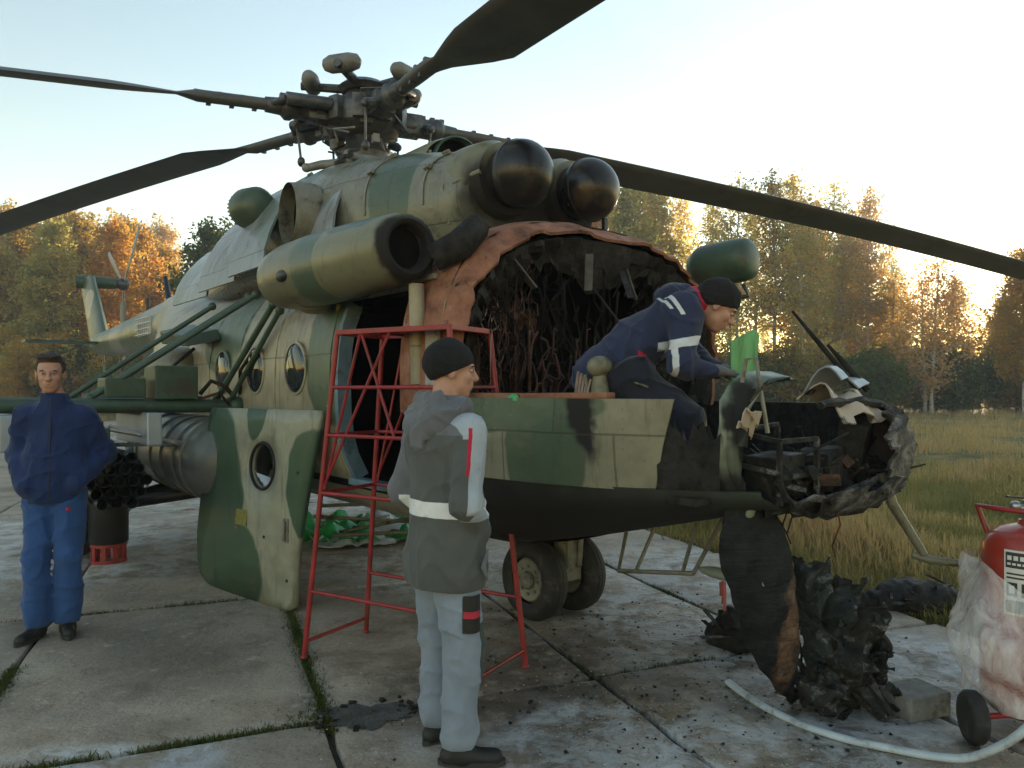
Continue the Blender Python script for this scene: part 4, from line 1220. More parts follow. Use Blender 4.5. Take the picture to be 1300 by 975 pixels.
mb.build('louvre', M['dark_green'], sup, 0)

# cabin heater pod on the starboard side
HEATER = camo('heater_pod_camouflage', blobs=[((-.68, -1.35, 2.4), (.17, .8, .8)), ((-.2, -1.3, 2.60), (.3, .4, .08))], base=(.165, .16, .095), rough=.36, seams=False, olive=.9, soot=[((.26, -1.34, 2.4), (.12, .4, .25))])
mb = MB(); mb.lathe((0.24, -1.34, 2.405), (-1, -.01, .004), [(.40, .06), (.36, .115), (.03, .125), (0, .135), (-.01, .155), (.01, .185), (.10, .205), (.5, .228), (1.1, .245), (1.55, .24), (1.72, .22), (1.82, .18), (1.88, .11), (1.9, .02)], 40)
heat = mb.build('heater_pod', HEATER, HEL, 50)
mb = MB(); mb.lathe((0.155, -1.34, 2.405), (-1, 0, 0), [(0, .1235), (.02, .1235)], 28); mb.build('intake_mouth_shade', M['soot_shade'], heat, 50)  # black disc stands in for the shade inside the heater intake
mb = MB(); mb.lathe((-.45, -1.345, 2.407), (-1, -.01, .004), [(0, .227), (.004, .234), (.03, .236), (.034, .229)], 40, 0, False, False); mb.build('seam_band', HEATER, heat, 50)
mb = MB(); mb.lathe((-1.05, -1.345, 2.41), (-1, -.01, .004), [(0, .244), (.003, .248), (.02, .248), (.023, .244)], 40, 0, False, False); mb.build('seam_band', HEATER, heat, 50)
mb = MB(); mb.ell((-1.0, -1.575, 2.36), (.11, .035, .045), 14, 8); mb.build('exhaust_stub', M['black_paint'], heat, 60)
mb = MB(); mb.ell((-1.15, -1.28, 2.18), (.16, .1, .05), 14, 8); mb.build('drain_fairing', HEATER, heat, 60)
mb = MB(); mb.tube([(.30, -1.22, 2.34), (.40, -1.1, 2.42), (.36, -.95, 2.55)], [.08, .09, .08], 12); mb.build('heater_duct', M['char'], HEL, 50)
mb = MB(); mb.tube([(.20, -1.25, 1.62), (.20, -1.27, 2.2)], [.05, .045], 12); mb.build('door_pillar', SKIN, HEL, 50)
mb = MB(); mb.box((.17, -1.18, 1.55), (.20, .08, .62)); mb.build('door_pillar_panel', M['dark_green'], HEL, 0, .02)
mb = MB(); mb.box((.36, -1.262, 1.78), (.12, .03, .34)); mb.build('flaking_panel', simple('flaking_grey', (.35, .37, .39), .6, 0, .3, 9, .3, dirt=(.03, .02, .02)), HEL, 0, .01)

# drum on the port side of the roof
mb = MB(); mb.lathe((.20, 1.33, 2.55), (1, .06, .05), [(0, .03), (.02, .12), (.10, .165), (.16, .17), (.44, .165), (.5, .15), (.53, .1), (.535, .02)], 28)
drum = mb.build('roof_drum', M['dark_green'], HEL, 50)
mb = MB(); mb.tube([(.62, 1.40, 2.39), (.66, 1.40, 2.30), (.5, 1.36, 2.27), (.40, 1.25, 2.28)], .018, 8); mb.build('drum_bracket', M['black_paint'], HEL, 60)

# tail boom, fin, stabiliser, tail rotor
BOOM = camo('tail_boom_camouflage', blobs=[((-10.5, 0, 2.4), (1.4, .8, .35)), ((-13.6, 0, 2.6), (.7, .8, .6))], noise_scale=.5, noise_thr=.62, base=(.20, .21, .18), rough=.36)
mb = MB(); rings = []
for x, r, z in ((-8.4, .50, 2.62), (-10, .44, 2.61), (-12, .365, 2.61), (-14, .29, 2.61), (-15.3, .24, 2.62), (-15.7, .16, 2.66)):
    rings.append([(x, r * math.cos(a), z + r * math.sin(a)) for a in [2 * math.pi * k / 32 for k in range(32)]])
mb.loft(rings); mb.build('tail_boom', BOOM, HEL, 50)
mb = MB()
for k in range(7): mb.box((-9.0 - k * .16, -.49 + k * .007, 2.62), (.012, .02, .30))
for k in range(4): mb.box((-9.48, -.478, 2.50 + k * .09), (1.0, .02, .012))
mb.build('antenna_grid', M['white_sheet'], HEL, 0)
mb = MB(); rings = []
for f in (0, .35, .7, 1):
    xa, xb = -14.55 - 1.75 * f, -16.25 - 1.45 * f; z = 2.6 + 1.72 * f; th = .15 - .04 * f
    ring = []
    for k in range(20):
        a = 2 * math.pi * k / 20
        ring.append(((xa + xb) / 2 + (xa - xb) / 2 * math.cos(a), th * math.sin(a), z))
    rings.append(ring)
mb.loft(rings); mb.build('tail_fin', camo('tail_fin_camouflage', blobs=[((-16.2, 0, 3.6), (.35, .6, .35))], base=GREEN, second=TAN, seams=False), HEL, 40)
mb = MB(); mb.tube([(-17.0, -.25, 4.22), (-16.95, .0, 4.24), (-16.85, .62, 4.24)], [.16, .17, .13], 16); mb.build('tail_gearbox', M['dark_green'], HEL, 50)
mb = MB(); g = [[(-14.2 - .55 * i, y, 2.62 + .02 * math.sin(i * 3.1)) for y in (-1.6, -.8, -.2)] for i in (0, 1)]
mb.sheet(g, .05); g = [[(-14.2 - .55 * i, -y, 2.62) for y in (-.2, -.8, -1.6)][::-1] for i in (0, 1)]
mb.sheet(g, .05); mb.build('stabiliser', M['dark_green'], HEL, 40)
TR = Vector((-16.85, .78, 4.24))
mb = MB(); mb.lathe(TR, (0, 1, 0), [(-.16, .10), (-.05, .16), (.08, .14), (.14, .05)], 16); mb.build('tail_rotor_hub', M['hub_metal'], HEL, 50)
for a in (36, 150, 268):
    mb = MB(); d = Vector((math.cos(math.radians(a)), 0, math.sin(math.radians(a)))); p = Vector((-d.z, 0, d.x)); rings = []
    for r, c, tw in ((.18, .05, 0), (.4, .06, 0), (.55, .15, .3), (1.3, .15, .2), (1.85, .14, .15), (1.95, .09, .15)):
        ch = p * math.cos(tw) + Vector((0, 1, 0)) * math.sin(tw); nn = d.cross(ch)
        rings.append([TR + d * r + ch * c * math.cos(q) + nn * .022 * math.sin(q) for q in [2 * math.pi * k / 12 for k in range(12)]])
    mb.loft(rings); mb.build('tail_rotor_blade', M['hub_grey'], HEL, 50)
MB().tube([(-9.7, 0, 3.0), (-10.0, 0, 3.55)], [.06, .04], 8).build('boom_antenna', M['black_paint'], HEL, 60); MB().tube([(-11.2, .0, 2.9), (-11.2, 0, 3.3)], .03, 6).build('boom_antenna', M['black_paint'], HEL, 60)
mb = MB(); mb.tube([(-13.3, 0, 2.35), (-13.9, 0, 1.55), (-14.6, 0, 1.2)], .03, 8); mb.tube([(-15.2, 0, 2.4), (-14.6, 0, 1.2)], .025, 8); mb.box((-14.62, 0, 1.18), (.4, .16, .05)); mb.build('tail_skid', M['gear_grey'], HEL, 50)

# rotor mast, hub, blades
HB = Vector((-2.78, 0, 4.28))
mb = MB(); mb.lathe((HB.x, 0, 3.5), (0, 0, 1), [(0, .30), (.06, .28), (.14, .17), (.6, .13), (.75, .16)], 24); mb.build('rotor_mast', M['hub_grey'], HEL, 50)
mb = MB(); mb.lathe((HB.x, 0, 3.74), (0, 0, 1), [(0, .2), (.0, .30), (.05, .33), (.10, .30), (.12, .18)], 24)
for k in range(5):
    a = k * 1.2566 + .5; d = Vector((math.cos(a), math.sin(a), 0))
    mb.tube([HB + d * .22 - V(0, 0, .46), HB + d * .42 - V(0, 0, .48), HB + d * .55 - V(0, 0, .52)], [.06, .045, .04], 8)
    mb.ell(HB + d * .56 - V(0, 0, .52), (.05, .05, .045), 8, 6)
mb.build('swashplate', M['hub_grey'], HEL, 50)
mb = MB(); mb.lathe(HB - V(0, 0, .2), (0, 0, 1), [(0, .18), (.04, .30), (.10, .36), (.28, .36), (.34, .28), (.42, .2), (.5, .14)], 20)
for k in range(10):
    a = k * .6283; d = Vector((math.cos(a), math.sin(a), 0)); mb.box(HB + d * .36 + V(0, 0, .0), (.14, .12, .22), (0, 0, a))
mb.build('rotor_hub', M['hub_metal'], HEL, 40, .008)
mb = MB(); mb.lathe(HB - V(0, 0, .50), (0, 0, 1), [(0, .15), (.03, .24), (.14, .26), (.2, .2), (.3, .18)], 22); mb.build('lower_hub', M['hub_metal'], HEL, 40)
q = random.Random(17)
for k in range(26):      # hydraulic lines, brackets and bolts crowded round the hub
    a = q.uniform(0, 6.28); d_ = Vector((math.cos(a), math.sin(a), 0)); p0 = HB + d_ * q.uniform(.2, .42) + V(0, 0, q.uniform(-.42, .12))
    mb = MB()
    if k % 2: mb.tube([p0, p0 + d_ * .06 + V(0, 0, q.uniform(.03, .14)), p0 + Vector((-d_.y, d_.x, 0)) * q.uniform(.1, .28) + V(0, 0, q.uniform(-.12, .12))], q.uniform(.010, .02), 6)
    else: mb.box(p0, (q.uniform(.05, .12), q.uniform(.05, .12), q.uniform(.05, .14)), (0, 0, a))
    mb.build('hub_fitting', M['hub_metal'] if k % 3 else M['hub_grey'], HEL, 40, .004 if k % 2 == 0 else 0)
HI = HEL.matrix_basis.copy()
def droop(r): q = max(r - .6, 0); return .042 * q + .0037 * q * q
BL = [(-118, 17, 3), (-61, 0, 6), (2, 8, 5), (66, 11, 5), (149, 10, 4)]     # world azimuth, pitch, twist
rz = math.radians(50.5)
for bi, (az, pit, tw) in enumerate(BL):
    wa = math.radians(az)
    dw = Vector((math.sin(wa), math.cos(wa), 0)); d = Matrix.Rotation(rz, 3, 'Z') @ dw
    lead = Matrix.Rotation(rz, 3, 'Z') @ Vector((math.cos(wa), -math.sin(wa), 0))
    up = V(0, 0, 1)
    def at(r): return HB + d * r - up * droop(r)
    mb = MB()      # sleeve, damper and linkage
    mb.lathe(at(.36), at(1.05) - at(.36), [(0, .09), (.05, .115), (.13, .12), (.16, .10), (.34, .10), (.37, .12), (.42, .12), (.46, .08), (.6, .07)], 16)
    mb.box(at(.46), (.22, .2, .2), (0, 0, math.atan2(d.y, d.x)))
    mb.tube([at(.38) - lead * .17 + up * .03, at(.80) - lead * .18 + up * .02], [.062, .058], 12)
    mb.tube([at(.80) - lead * .18 + up * .02, at(.9) - lead * .05], .03, 8)
    mb.tube([at(.6) + lead * .12 - up * .05, at(.62) + lead * .22 - up * .08], .05, 8)
    for k in range(4): mb.box(at(.5 + k * .1) + up * .095, (.05, .07, .05), (0, 0, math.atan2(d.y, d.x)))
    arm = mb.build('blade_sleeve', M['hub_metal'], HEL, 40, .005)
    mb = MB(); mb.tube([at(.62) + lead * .22 - up * .08, at(.58) + lead * .2 - up * .45], .013, 6); mb.ell(at(.58) + lead * .2 - up * .45, (.04, .04, .05), 8, 6); mb.ell(at(.62) + lead * .22 - up * .08, (.04, .04, .04), 8, 6); mb.build('pitch_link', M['hub_metal'], HEL, 60)
    mb = MB(); rings = []
    st = [.9, 1.2, 1.55, 1.72, 1.85, 2.05, 2.25] + [2.4 + k * .55 for k in range(15)] + [10.6, 10.95]
    for r in st:
        c0 = at(r); tang = (at(r + .05) - at(r - .05)).normalized()
        p = math.radians(pit + tw * (1 - r / 10.65) - tw * .5)
        ld = (lead * math.cos(p) + up * math.sin(p)); nn = tang.cross(ld)
        if nn.z < 0: nn = -nn
        root = r < 1.6
        ring = []
        for k in range(16):
            a = 2 * math.pi * k / 16
            if root:
                ring.append(c0 + ld * (.075 if r > 1.1 else .06) * math.cos(a) + nn * .055 * math.sin(a))
            else:
                xc = .5 * (1 + math.cos(a))          # 1 at the leading edge
                yt = .62 * .12 * (2.969 * math.sqrt(max(1 - xc, 0)) - 1.26 * (1 - xc) - 3.516 * (1 - xc) ** 2 + 2.843 * (1 - xc) ** 3 - 1.036 * (1 - xc) ** 4) * 5 * .2
                ch = .52 * min(1, .36 + .64 * max(0, (r - 1.7) / .5))
                ring.append(c0 + ld * ch * (xc - .75) + nn * ch * yt * (1 if math.sin(a) >= 0 else -1))
        rings.append(ring)
    mb.loft(rings); bl = mb.build('rotor_blade', M['blade'], HEL, 60)
    mb = MB()
    for k in range(6): mb.box(at(1.05 + k * .1) + up * .045 * (1 if k % 2 else -1) + lead * .03, (.04, .05, .035), (0, 0, math.atan2(d.y, d.x)))
    mb.build('root_clamp', M['hub_metal'], bl, 50)['kind'] = 'stuff'
M['weight'] = simple('worn_grey_weight', (.15, .155, .15), .5, 0, .3, 8, .2, dirt=(.06, .055, .05))
# vibration absorber on top of the hub
mb = MB(); mb.lathe(HB + V(0, 0, .25), (0, 0, 1), [(0, .22), (.05, .26), (.1, .2), (.12, .05)], 20)
for k in range(5):
    a = .35 + k * 1.2566; d = Vector((math.cos(a), math.sin(a), 0)); mb.tube([HB + V(0, 0, .29), HB + d * .62 + V(0, 0, .31)], [.05, .04], 8)
mb.build('absorber_spider', M['hub_metal'], HEL, 40)
for k in range(5):
    a = .35 + k * 1.2566; d = Vector((math.cos(a), math.sin(a), 0))
    mb = MB(); mb.lathe(HB + d * .52 + V(d.y * .16, -d.x * .16, .34), (-d.y, d.x, .02), [(-.03, .02), (-.01, .055), (.05, .082), (.24, .086), (.32, .065), (.35, .02)], 18)
    mb.build('absorber_weight', M['weight'], HEL, 60)

# nose gear
def wheel(parent, c, r, w, name='wheel'):
    rootw = link_mesh(name, MB().lathe((0, -w / 2 * .55, 0), (0, 1, 0), [(0, .01), (0, r * .42), (-.012, r * .50), (.01, r * .56), (w * .55, r * .56), (w * .55 + .012, r * .5), (w * .55, r * .42), (w * .55, .01)], 32).mesh(name, M['wheel_grey'], 40), parent, c)
    prof = [(-w * .36, r * .56), (-w * .47, r * .66), (-w * .5, r * .78), (-w * .44, r * .90), (-w * .3, r * .975), (-w * .12, r), (-w * .10, r * .985), (-w * .08, r), (w * .08, r), (w * .10, r * .985), (w * .12, r), (w * .3, r * .975), (w * .44, r * .90), (w * .5, r * .78), (w * .47, r * .66), (w * .36, r * .56)]
    link_mesh('tyre', MB().lathe((0, 0, 0), (0, 1, 0), prof, 40, 0, False, False).mesh('tyre', M['rubber'], 50), rootw)
    mb = MB(); mb.lathe((0, -w * .34, 0), (0, -1, 0), [(0, r * .22), (.02, r * .2), (.035, r * .12), (.04, .01)], 20)
    mb.lathe((0, w * .34, 0), (0, 1, 0), [(0, r * .22), (.02, r * .2), (.035, r * .12), (.04, .01)], 20)
    for k in range(8):
        a = k * .785; 
        for s in (-1, 1): mb.lathe((r * .34 * math.cos(a), s * w * .3, r * .34 * math.sin(a)), (0, s, 0), [(0, .012), (.012, .011), (.014, .004)], 8)
    link_mesh('hub_cap', mb.mesh('hub_cap', M['gear_grey'], 40), rootw)
    return rootw
ng = wheel(HEL, (0, -.185, .275), .28, .19, 'nose_wheel'); wheel(HEL, (0, .185, .275), .28, .19, 'nose_wheel')
mb = MB(); mb.tube([(0, -.2, .275), (0, .2, .275)], .035, 10); mb.tube([(.02, 0, .27), (.14, 0, .33), (.15, 0, .42)], [.05, .055, .05], 10); mb.box((.14, 0, .40), (.12, .15, .26)); mb.tube([(.13, 0, .45), (.10, 0, .98)], [.075, .065], 14); mb.lathe((.115, 0, .62), (-.05, 0, 1), [(0, .07), (0, .11), (.05, .115), (.12, .085), (.12, .07)], 16)
mb.tube([(.20, -.05, .36), (.22, -.05, .60)], .022, 8); mb.tube([(.20, .05, .36), (.22, .05, .60)], .022, 8)
mb.build('nose_gear_leg', M['gear_grey'], HEL, 40, .006)
mb = MB(); mb.tube([(.1, 0, .62), (-.55, 0, .68)], .035, 8); mb.build('nose_gear_drag_strut', M['gear_grey'], HEL, 50)
mb = MB(); mb.box((-.36, -.42, .48), (.12, .05, .34)); mb.build('belly_antenna', M['dark_green'], HEL, 0, .015)
mb = MB()
for k in range(7): mb.ell((.12 + random.uniform(-.12, .12), -1.0 + random.uniform(-.05, .05), .93 + random.uniform(-.02, .03)), (.05, .04, .025), 8, 5)
mb.build('melted_fitting', M['char_ash'], HEL, 50)
# main gear
for s in (-1, 1):
    wheel(HEL, (-4.26, s * 2.28, .425), .43, .28, 'main_wheel')
    mb = MB(); mb.tube([(-4.1, s * 1.2, 1.72), (-4.18, s * 1.75, 1.05)], [.06, .065], 12); mb.build('shock_strut', M['steel'] if s < 0 else M['gear_grey'], HEL, 60)
    mb = MB(); mb.tube([(-4.17, s * 1.62, 1.2), (-4.24, s * 2.06, .55)], [.085, .08], 14); mb.build('shock_cylinder', M['black_paint'], HEL, 60)
    mb = MB(); mb.tube([(-3.4, s * .9, .66), (-4.26, s * 2.12, .44)], .06, 10); mb.tube([(-4.6, s * .9, .66), (-4.26, s * 2.12, .44)], .055, 10); mb.tube([(-4.26, s * 2.05, .43), (-4.26, s * 2.4, .425)], .05, 10)
    mb.build('gear_brace', M['black_paint'], HEL, 60)

# external stores frame, starboard
mb = MB()
for x, z in ((-2.75, 1.44), (-3.85, 1.44)):
    mb.tube([(x, -1.15, z), (x, -3.35, z + .03)], .058, 14)
    mb.ell((x, -1.28, z), (.08, .09, .085), 12, 8)
mb.tube([(-2.75, -2.1, 1.42), (-3.85, -2.1, 1.42)], .04, 10); mb.tube([(-2.75, -2.9, 1.45), (-3.85, -2.9, 1.45)], .04, 10)
mb.build('stores_beam', M['dark_green'], HEL, 50)
for a, b, r in (((-2.78, -2.42, 1.52), (-2.45, -1.22, 2.40), .024), ((-2.9, -2.42, 1.52), (-2.62, -1.22, 2.40), .022), ((-2.85, -1.42, 1.50), (-2.02, -1.24, 2.28), .026), ((-2.75, -1.34, 1.48), (-1.88, -1.24, 2.22), .022), ((-3.85, -2.42, 1.5), (-3.6, -1.22, 2.40), .024)):
    mb = MB(); mb.tube([a, b], r, 8); mb.ell(a, (.04, .04, .04), 8, 6); mb.ell(b, (.04, .04, .04), 8, 6); mb.build('brace_strut', M['dark_green'], HEL, 60)
for a, b in (((-2.75, -2.3, 1.3), (-2.72, -1.75, 1.12)), ((-2.75, -2.6, 1.34), (-2.72, -1.75, 1.14)), ((-2.85, -2.8, 1.16), (-2.8, -1.75, 1.12))):
    mb = MB(); mb.tube([a, b], .018, 6); mb.build('brace_strut', M['steel'], HEL, 60)
for y in (-2.0, -2.98):
    mb = MB(); mb.plate([(.28, .14), (.30, -.13), (-.8, -.13), (-.8, .14)], .12, None, (-2.85, y, 1.26))
    mb.build('stores_pylon', M['pale_metal'], HEL, 0, .015)
mb = MB(); mb.box((-2.85, -1.80, 1.645), (.36, .34, .28)); mb.box((-2.85, -2.18, 1.60), (.3, .3, .16)); mb.build('stores_control_box', M['dark_green'], HEL, 0, .012)
mb = MB(); mb.tube([(-2.72, -1.3, 1.5), (-2.7, -1.4, 1.62), (-2.75, -1.5, 1.66), (-2.72, -1.6, 1.55)], .02, 6); mb.tube([(-2.7, -1.36, 1.45), (-2.66, -1.46, 1.56), (-2.7, -1.62, 1.5)], .014, 6); mb.tube([(-2.75, -1.25, 1.55), (-2.6, -1.3, 1.75), (-2.5, -1.24, 1.9)], .016, 6)
mb.build('cable_loop', M['char_rust'], HEL, 60)
TANK = camo('tank_paint', base=(.115, .12, .105), second=(.06, .075, .06), noise_scale=1.0, noise_thr=.55, seams=False)
mb = MB(); mb.lathe((-2.15, -1.46, .99), (-1, 0, 0), [(0, .05), (.03, .2), (.12, .31), (.25, .345), (2.3, .345), (2.45, .31), (2.54, .2), (2.58, .05)], 36); tank = mb.build('side_fuel_tank', TANK, HEL, 50)
for x in (-2.55, -2.78, -3.15, -3.5, -4.0, -4.35):
    mb = MB(); mb.lathe((x, -1.46, .99), (-1, 0, 0), [(0, .343), (.004, .362), (.07, .362), (.074, .343)], 36, 0, False, False); mb.build('tank_strap', TANK, tank, 40)
mb = MB(); mb.ell((-4.55, -1.30, 1.83), (.42, .30, .22), 20, 12); mb.build('side_fairing', PANEL2, HEL, 60)
mb = MB(); mb.plate([(.35, 0), (.3, .10), (-.45, .12), (-.5, -.02)], .34, Euler((.25, .1, 0)).to_matrix(), (-3.75, -1.36, 2.06)); mb.build('flare_dispenser', M['dark_green'], HEL, 0, .015)
mb = MB(); mb.tube([(-3.9, -1.3, 2.0), (-4.0, -1.5, 1.8), (-3.95, -1.55, 1.6), (-3.85, -1.45, 1.48)], .018, 6); mb.build('cable_loop', M['char'], HEL, 60)
# ------------------------------------------------------------------ loose things round the helicopter
random.seed(31)
def hel2w(x, y, z):
    return HEL.matrix_basis @ Vector((x, y, z))
# the removed cabin door leaning on the fuselage
DOORP = camo('loose_door_camouflage', blobs=[((.20, 0, .72), (.40, 1, .75)), ((.36, 0, .18), (.52, 1, .42)), ((1.42, 0, .90), (.26, 1, .42)), ((.74, 0, 1.46), (.12, 1, .25))], base=(.29, .295, .225), second=(.045, .09, .055), seams=False)
pf, pr = hel2w(-1.16, -1.40, 0), hel2w(-2.40, -1.66, 0)
dv = (pf - pr); dang = math.atan2(dv.y, dv.x)
door = empty('cabin_door', (pr.x, pr.y, 0), dang, 'green and tan cabin door with round window leaning on the fuselage', 'door')
OUT = [(.10, .02), (.45, 0.0), (1.18, 0.0), (1.25, .04), (1.31, .5), (1.52, 1.40), (1.51, 1.44), (.12, 1.44), (.07, 1.40), (.0, .75), (-.06, .42), (-.06, .2), (-.02, .08)]
WC, WR = (.86, 1.02), .165
def door_curve(x, z): return 0.09 * z + .10 * (1 - z / 1.45) ** 2 * (1 if z < 1.45 else 0) - .10
def door_panel():
    bm = bmesh.new()
    n = 40
    # fill between outline and window circle by triangulation
    ol = []
    for k in range(len(OUT)):
        a, b = Vector(OUT[k]), Vector(OUT[(k + 1) % len(OUT)])
        m = max(1, int((b - a).length / .08))
        ol += [a.lerp(b, i / m) for i in range(m)]
    vo = [bm.verts.new((p.x, 0, p.y)) for p in ol]
    vw = [bm.verts.new((WC[0] + WR * .9 * math.cos(2 * math.pi * k / n), 0, WC[1] + WR * math.sin(2 * math.pi * k / n))) for k in range(n)]
    es = [bm.edges.new((vo[k], vo[(k + 1) % len(vo)])) for k in range(len(vo))] + [bm.edges.new((vw[k], vw[(k + 1) % n])) for k in range(n)]
    bmesh.ops.triangle_fill(bm, use_beauty=True, use_dissolve=False, edges=es)
    bmesh.ops.subdivide_edges(bm, edges=[e for e in bm.edges if e.calc_length() > .2], cuts=2, use_grid_fill=True)
    bmesh.ops.triangulate(bm, faces=bm.faces)
    for v in bm.verts: v.co.y = door_curve(v.co.x, v.co.z)
    bmesh.ops.recalc_face_normals(bm, faces=bm.faces)
    me = bpy.data.meshes.new('door_skin'); bm.to_mesh(me); bm.free()
    return finish_mesh(me, DOORP, 30)
dk = link_mesh('door_skin', door_panel(), door)
sm = dk.modifiers.new('thickness', 'SOLIDIFY'); sm.thickness = .045; sm.offset = 0
mb = MB(); ring = [(WC[0] + WR * .93 * math.cos(2 * math.pi * k / 40), door_curve(0, WC[1] + WR * math.sin(2 * math.pi * k / 40)) - .024, WC[1] + (WR + .006) * math.sin(2 * math.pi * k / 40)) for k in range(41)]
mb.tube(ring, .012, 6); mb.build('window_frame', M['black_paint'], door, 60)
mb = MB(); g = []
for i in range(5):
    g.append([(WC[0] + (-.15 + .17 * i / 4) * 1, door_curve(0, 1) + .03 + .03 * math.sin(i + j), WC[1] - .16 + .12 * j / 4 * (1 - .6 * i / 4)) for j in range(5)])
mb.sheet(g, .004); mb.build('broken_pane', M['pale_metal'], door, 40)
mb = MB(); mb.box((1.18, door_curve(0, .58) - .028, .58), (.055, .014, .17)); mb.build('handle_recess', M['gear_grey'], door, 0, .006)
mb = MB(); mb.bar((1.18, door_curve(0, .52) - .05, .51), (1.185, door_curve(0, .64) - .05, .65), .02, .02); mb.build('handle', M['steel'], door, 0, .004)
mb = MB(); mb.box((.60, door_curve(0, .62) - .0255, .62), (.15, .004, .13), (-.12, 0, 0)); mb.build('stencil_mark', simple('faded_yellow_stencil', (.20, .19, .05), .6, 0, .3, 30, 0), door, 0)
for x, z in ((1.18, .22), (.9, .5), (1.3, 1.0)):
    mb = MB(); mb.ell((x, door_curve(0, z) - .026, z), (.012, .008, .012), 8, 6); mb.build('fastener', M['black_paint'], door, 60)

# red stand
C = Vector((-.575, 4.31)); u2 = Vector((.86, -.51)); v2 = Vector((.51, .86))
st = empty('red_step_stand', (C.x, C.y, 0), math.atan2(u2.y, u2.x), 'tall red tubular step stand behind the man in the grey jacket', 'step stand')
def spt(su, sv, z):
    f = z / 1.92
    return Vector((su * (.60 - .20 * f), sv * (.27 - .07 * f), z))
for su in (-1, 1):
    for sv in (-1, 1):
        mb = MB(); mb.tube([spt(su, sv, 0), spt(su, sv, 1.93)], .0165, 8); mb.ell(spt(su, sv, .008), (.022, .022, .012), 8, 5); mb.build('leg', M['red_paint'], st, 60)
for z in (.10, .40, .98, 1.32, 1.60):
    for (a, b) in (((-1, -1), (1, -1)), ((-1, 1), (1, 1)), ((-1, -1), (-1, 1)), ((1, -1), (1, 1))):
        if z == .10 and a[0] != b[0]: continue
        if z in (.40, .98) and a[0] == b[0] and z == .40: continue
        mb = MB(); mb.tube([spt(*a, z), spt(*b, z)], .0115, 8); mb.build('rung', M['red_paint'], st, 60)
for sv in (-1, 1):
    for a, b in (((-.0, 1.92), (-1, .98)), ((-.55, 1.92), (.1, 1.32)), ((-.55, 1.92), (-.95, 1.0))):
        mb = MB(); mb.tube([spt(a[0], sv, a[1]), spt(b[0], sv, b[1])], .009, 6); mb.build('diagonal_brace', M['red_paint'], st, 60)
mb = MB()
for (a, b) in (((-1, -1), (1, -1)), ((-1, 1), (1, 1)), ((-1, -1), (-1, 1)), ((1, -1), (1, 1)), ((-.35, -1), (-.35, 1))):
    mb.bar(spt(*a, 1.92), spt(*b, 1.92), .032, .03)
mb.build('top_frame', M['red_paint'], st, 0, .004)
mb = MB(); mb.box((.13, 0, 1.925), (.50, .36, .012)); mb.build('platform', M['red_paint'], st, 0)

# rocket pod of black tubes on the stores frame
pod = empty('tube_launcher_pod', hel2w(-2.15, -2.36, .92), -math.radians(50.5), 'cluster of black launcher tubes hanging under the stores beam', 'launcher')
k = 0
for row, cnt in ((2, 3), (1, 4), (0, 5), (-1, 4), (-2, 3)):
    for c in range(cnt):
        y = (c - (cnt - 1) / 2) * .094; z = row * .083
        f = .06 * (1 - abs(row) / 2.5) + random.uniform(0, .05)
        mb = MB(); mb.lathe((f, y, z), (-1, 0, 0), [(1.4 + f, .036), (.0, .041), (-.004, .039), (0, .034), (.35, .033)], 14)
        mb.build('tube', M['black_paint'], pod, 50)
mb = MB(); mb.lathe((-.10, 0, 0), (-1, 0, 0), [(0, .20), (.02, .225), (1.35, .225), (1.5, .16)], 28); mb.build('pod_body', M['black_paint'], pod, 50)
mb = MB(); mb.box((-.7, 0, .29), (.7, .06, .16)); mb.build('pod_hanger', M['dark_green'], pod, 0, .01)

# black drum with slotted red foot below the pod
bx, by = -3.72, 6.85
dr = empty('black_drum', (bx, by, 0), 0, 'black drum on a slotted red base beside the main wheel', 'drum')
mb = MB(); mb.lathe((0, 0, .17), (0, 0, 1), [(0, .15), (.02, .165), (.50, .165), (.52, .14), (.52, .02)], 28); mb.build('drum_body', M['black_paint'], dr, 40)
mb = MB(); mb.lathe((0, 0, .15), (0, 0, 1), [(0, .13), (0, .155), (.035, .155), (.035, .13)], 28); mb.lathe((0, 0, 0), (0, 0, 1), [(0, .12), (0, .15), (.03, .15), (.03, .12)], 28)
for k in range(9):
    a = k * 2 * math.pi / 9; mb.box((.137 * math.cos(a), .137 * math.sin(a), .09), (.016, .04, .13), (0, 0, a))
mb.build('drum_foot', M['red_paint'], dr, 40)

# green and white sheets with poles lying under the belly
sh = empty('folded_green_sheet', (-1.62, 8.1, 0), .2, 'bright green and white sheet with poles lying under the fuselage', 'sheet')
def crumple(w, h, nx_, ny_, amp, seed, base=.02):
    g = []
    for i in range(nx_):
        row = []
        for j in range(ny_):
            x, y = (i / (nx_ - 1) - .5) * w, (j / (ny_ - 1) - .5) * h
            z = base + amp * abs(math.sin(x * 9 + seed) * math.cos(y * 7 + seed * 2) + .4 * math.sin(x * 21 - y * 17 + seed))
            row.append((x + .04 * math.sin(y * 9 + seed), y + .04 * math.sin(x * 8), z))
        g.append(row)
    return g
mb = MB(); mb.sheet(crumple(1.3, 1.2, 22, 22, .14, 1), .006); mb.build('green_sheet', M['bright_green'], sh, 50)
mb = MB(); g = [[(x + .5, y + .05, z + .06) for x, y, z in r] for r in crumple(1.0, .9, 18, 18, .12, 4)]; mb.sheet(g, .006); mb.build('white_sheet', M['white_sheet'], sh, 50)
mb = MB(); g = [[(x - .05, y - .55, z + .0) for x, y, z in r] for r in crumple(.8, .35, 16, 10, .07, 6)]; mb.sheet(g, .006); mb.build('white_sheet', M['white_sheet'], sh, 50)
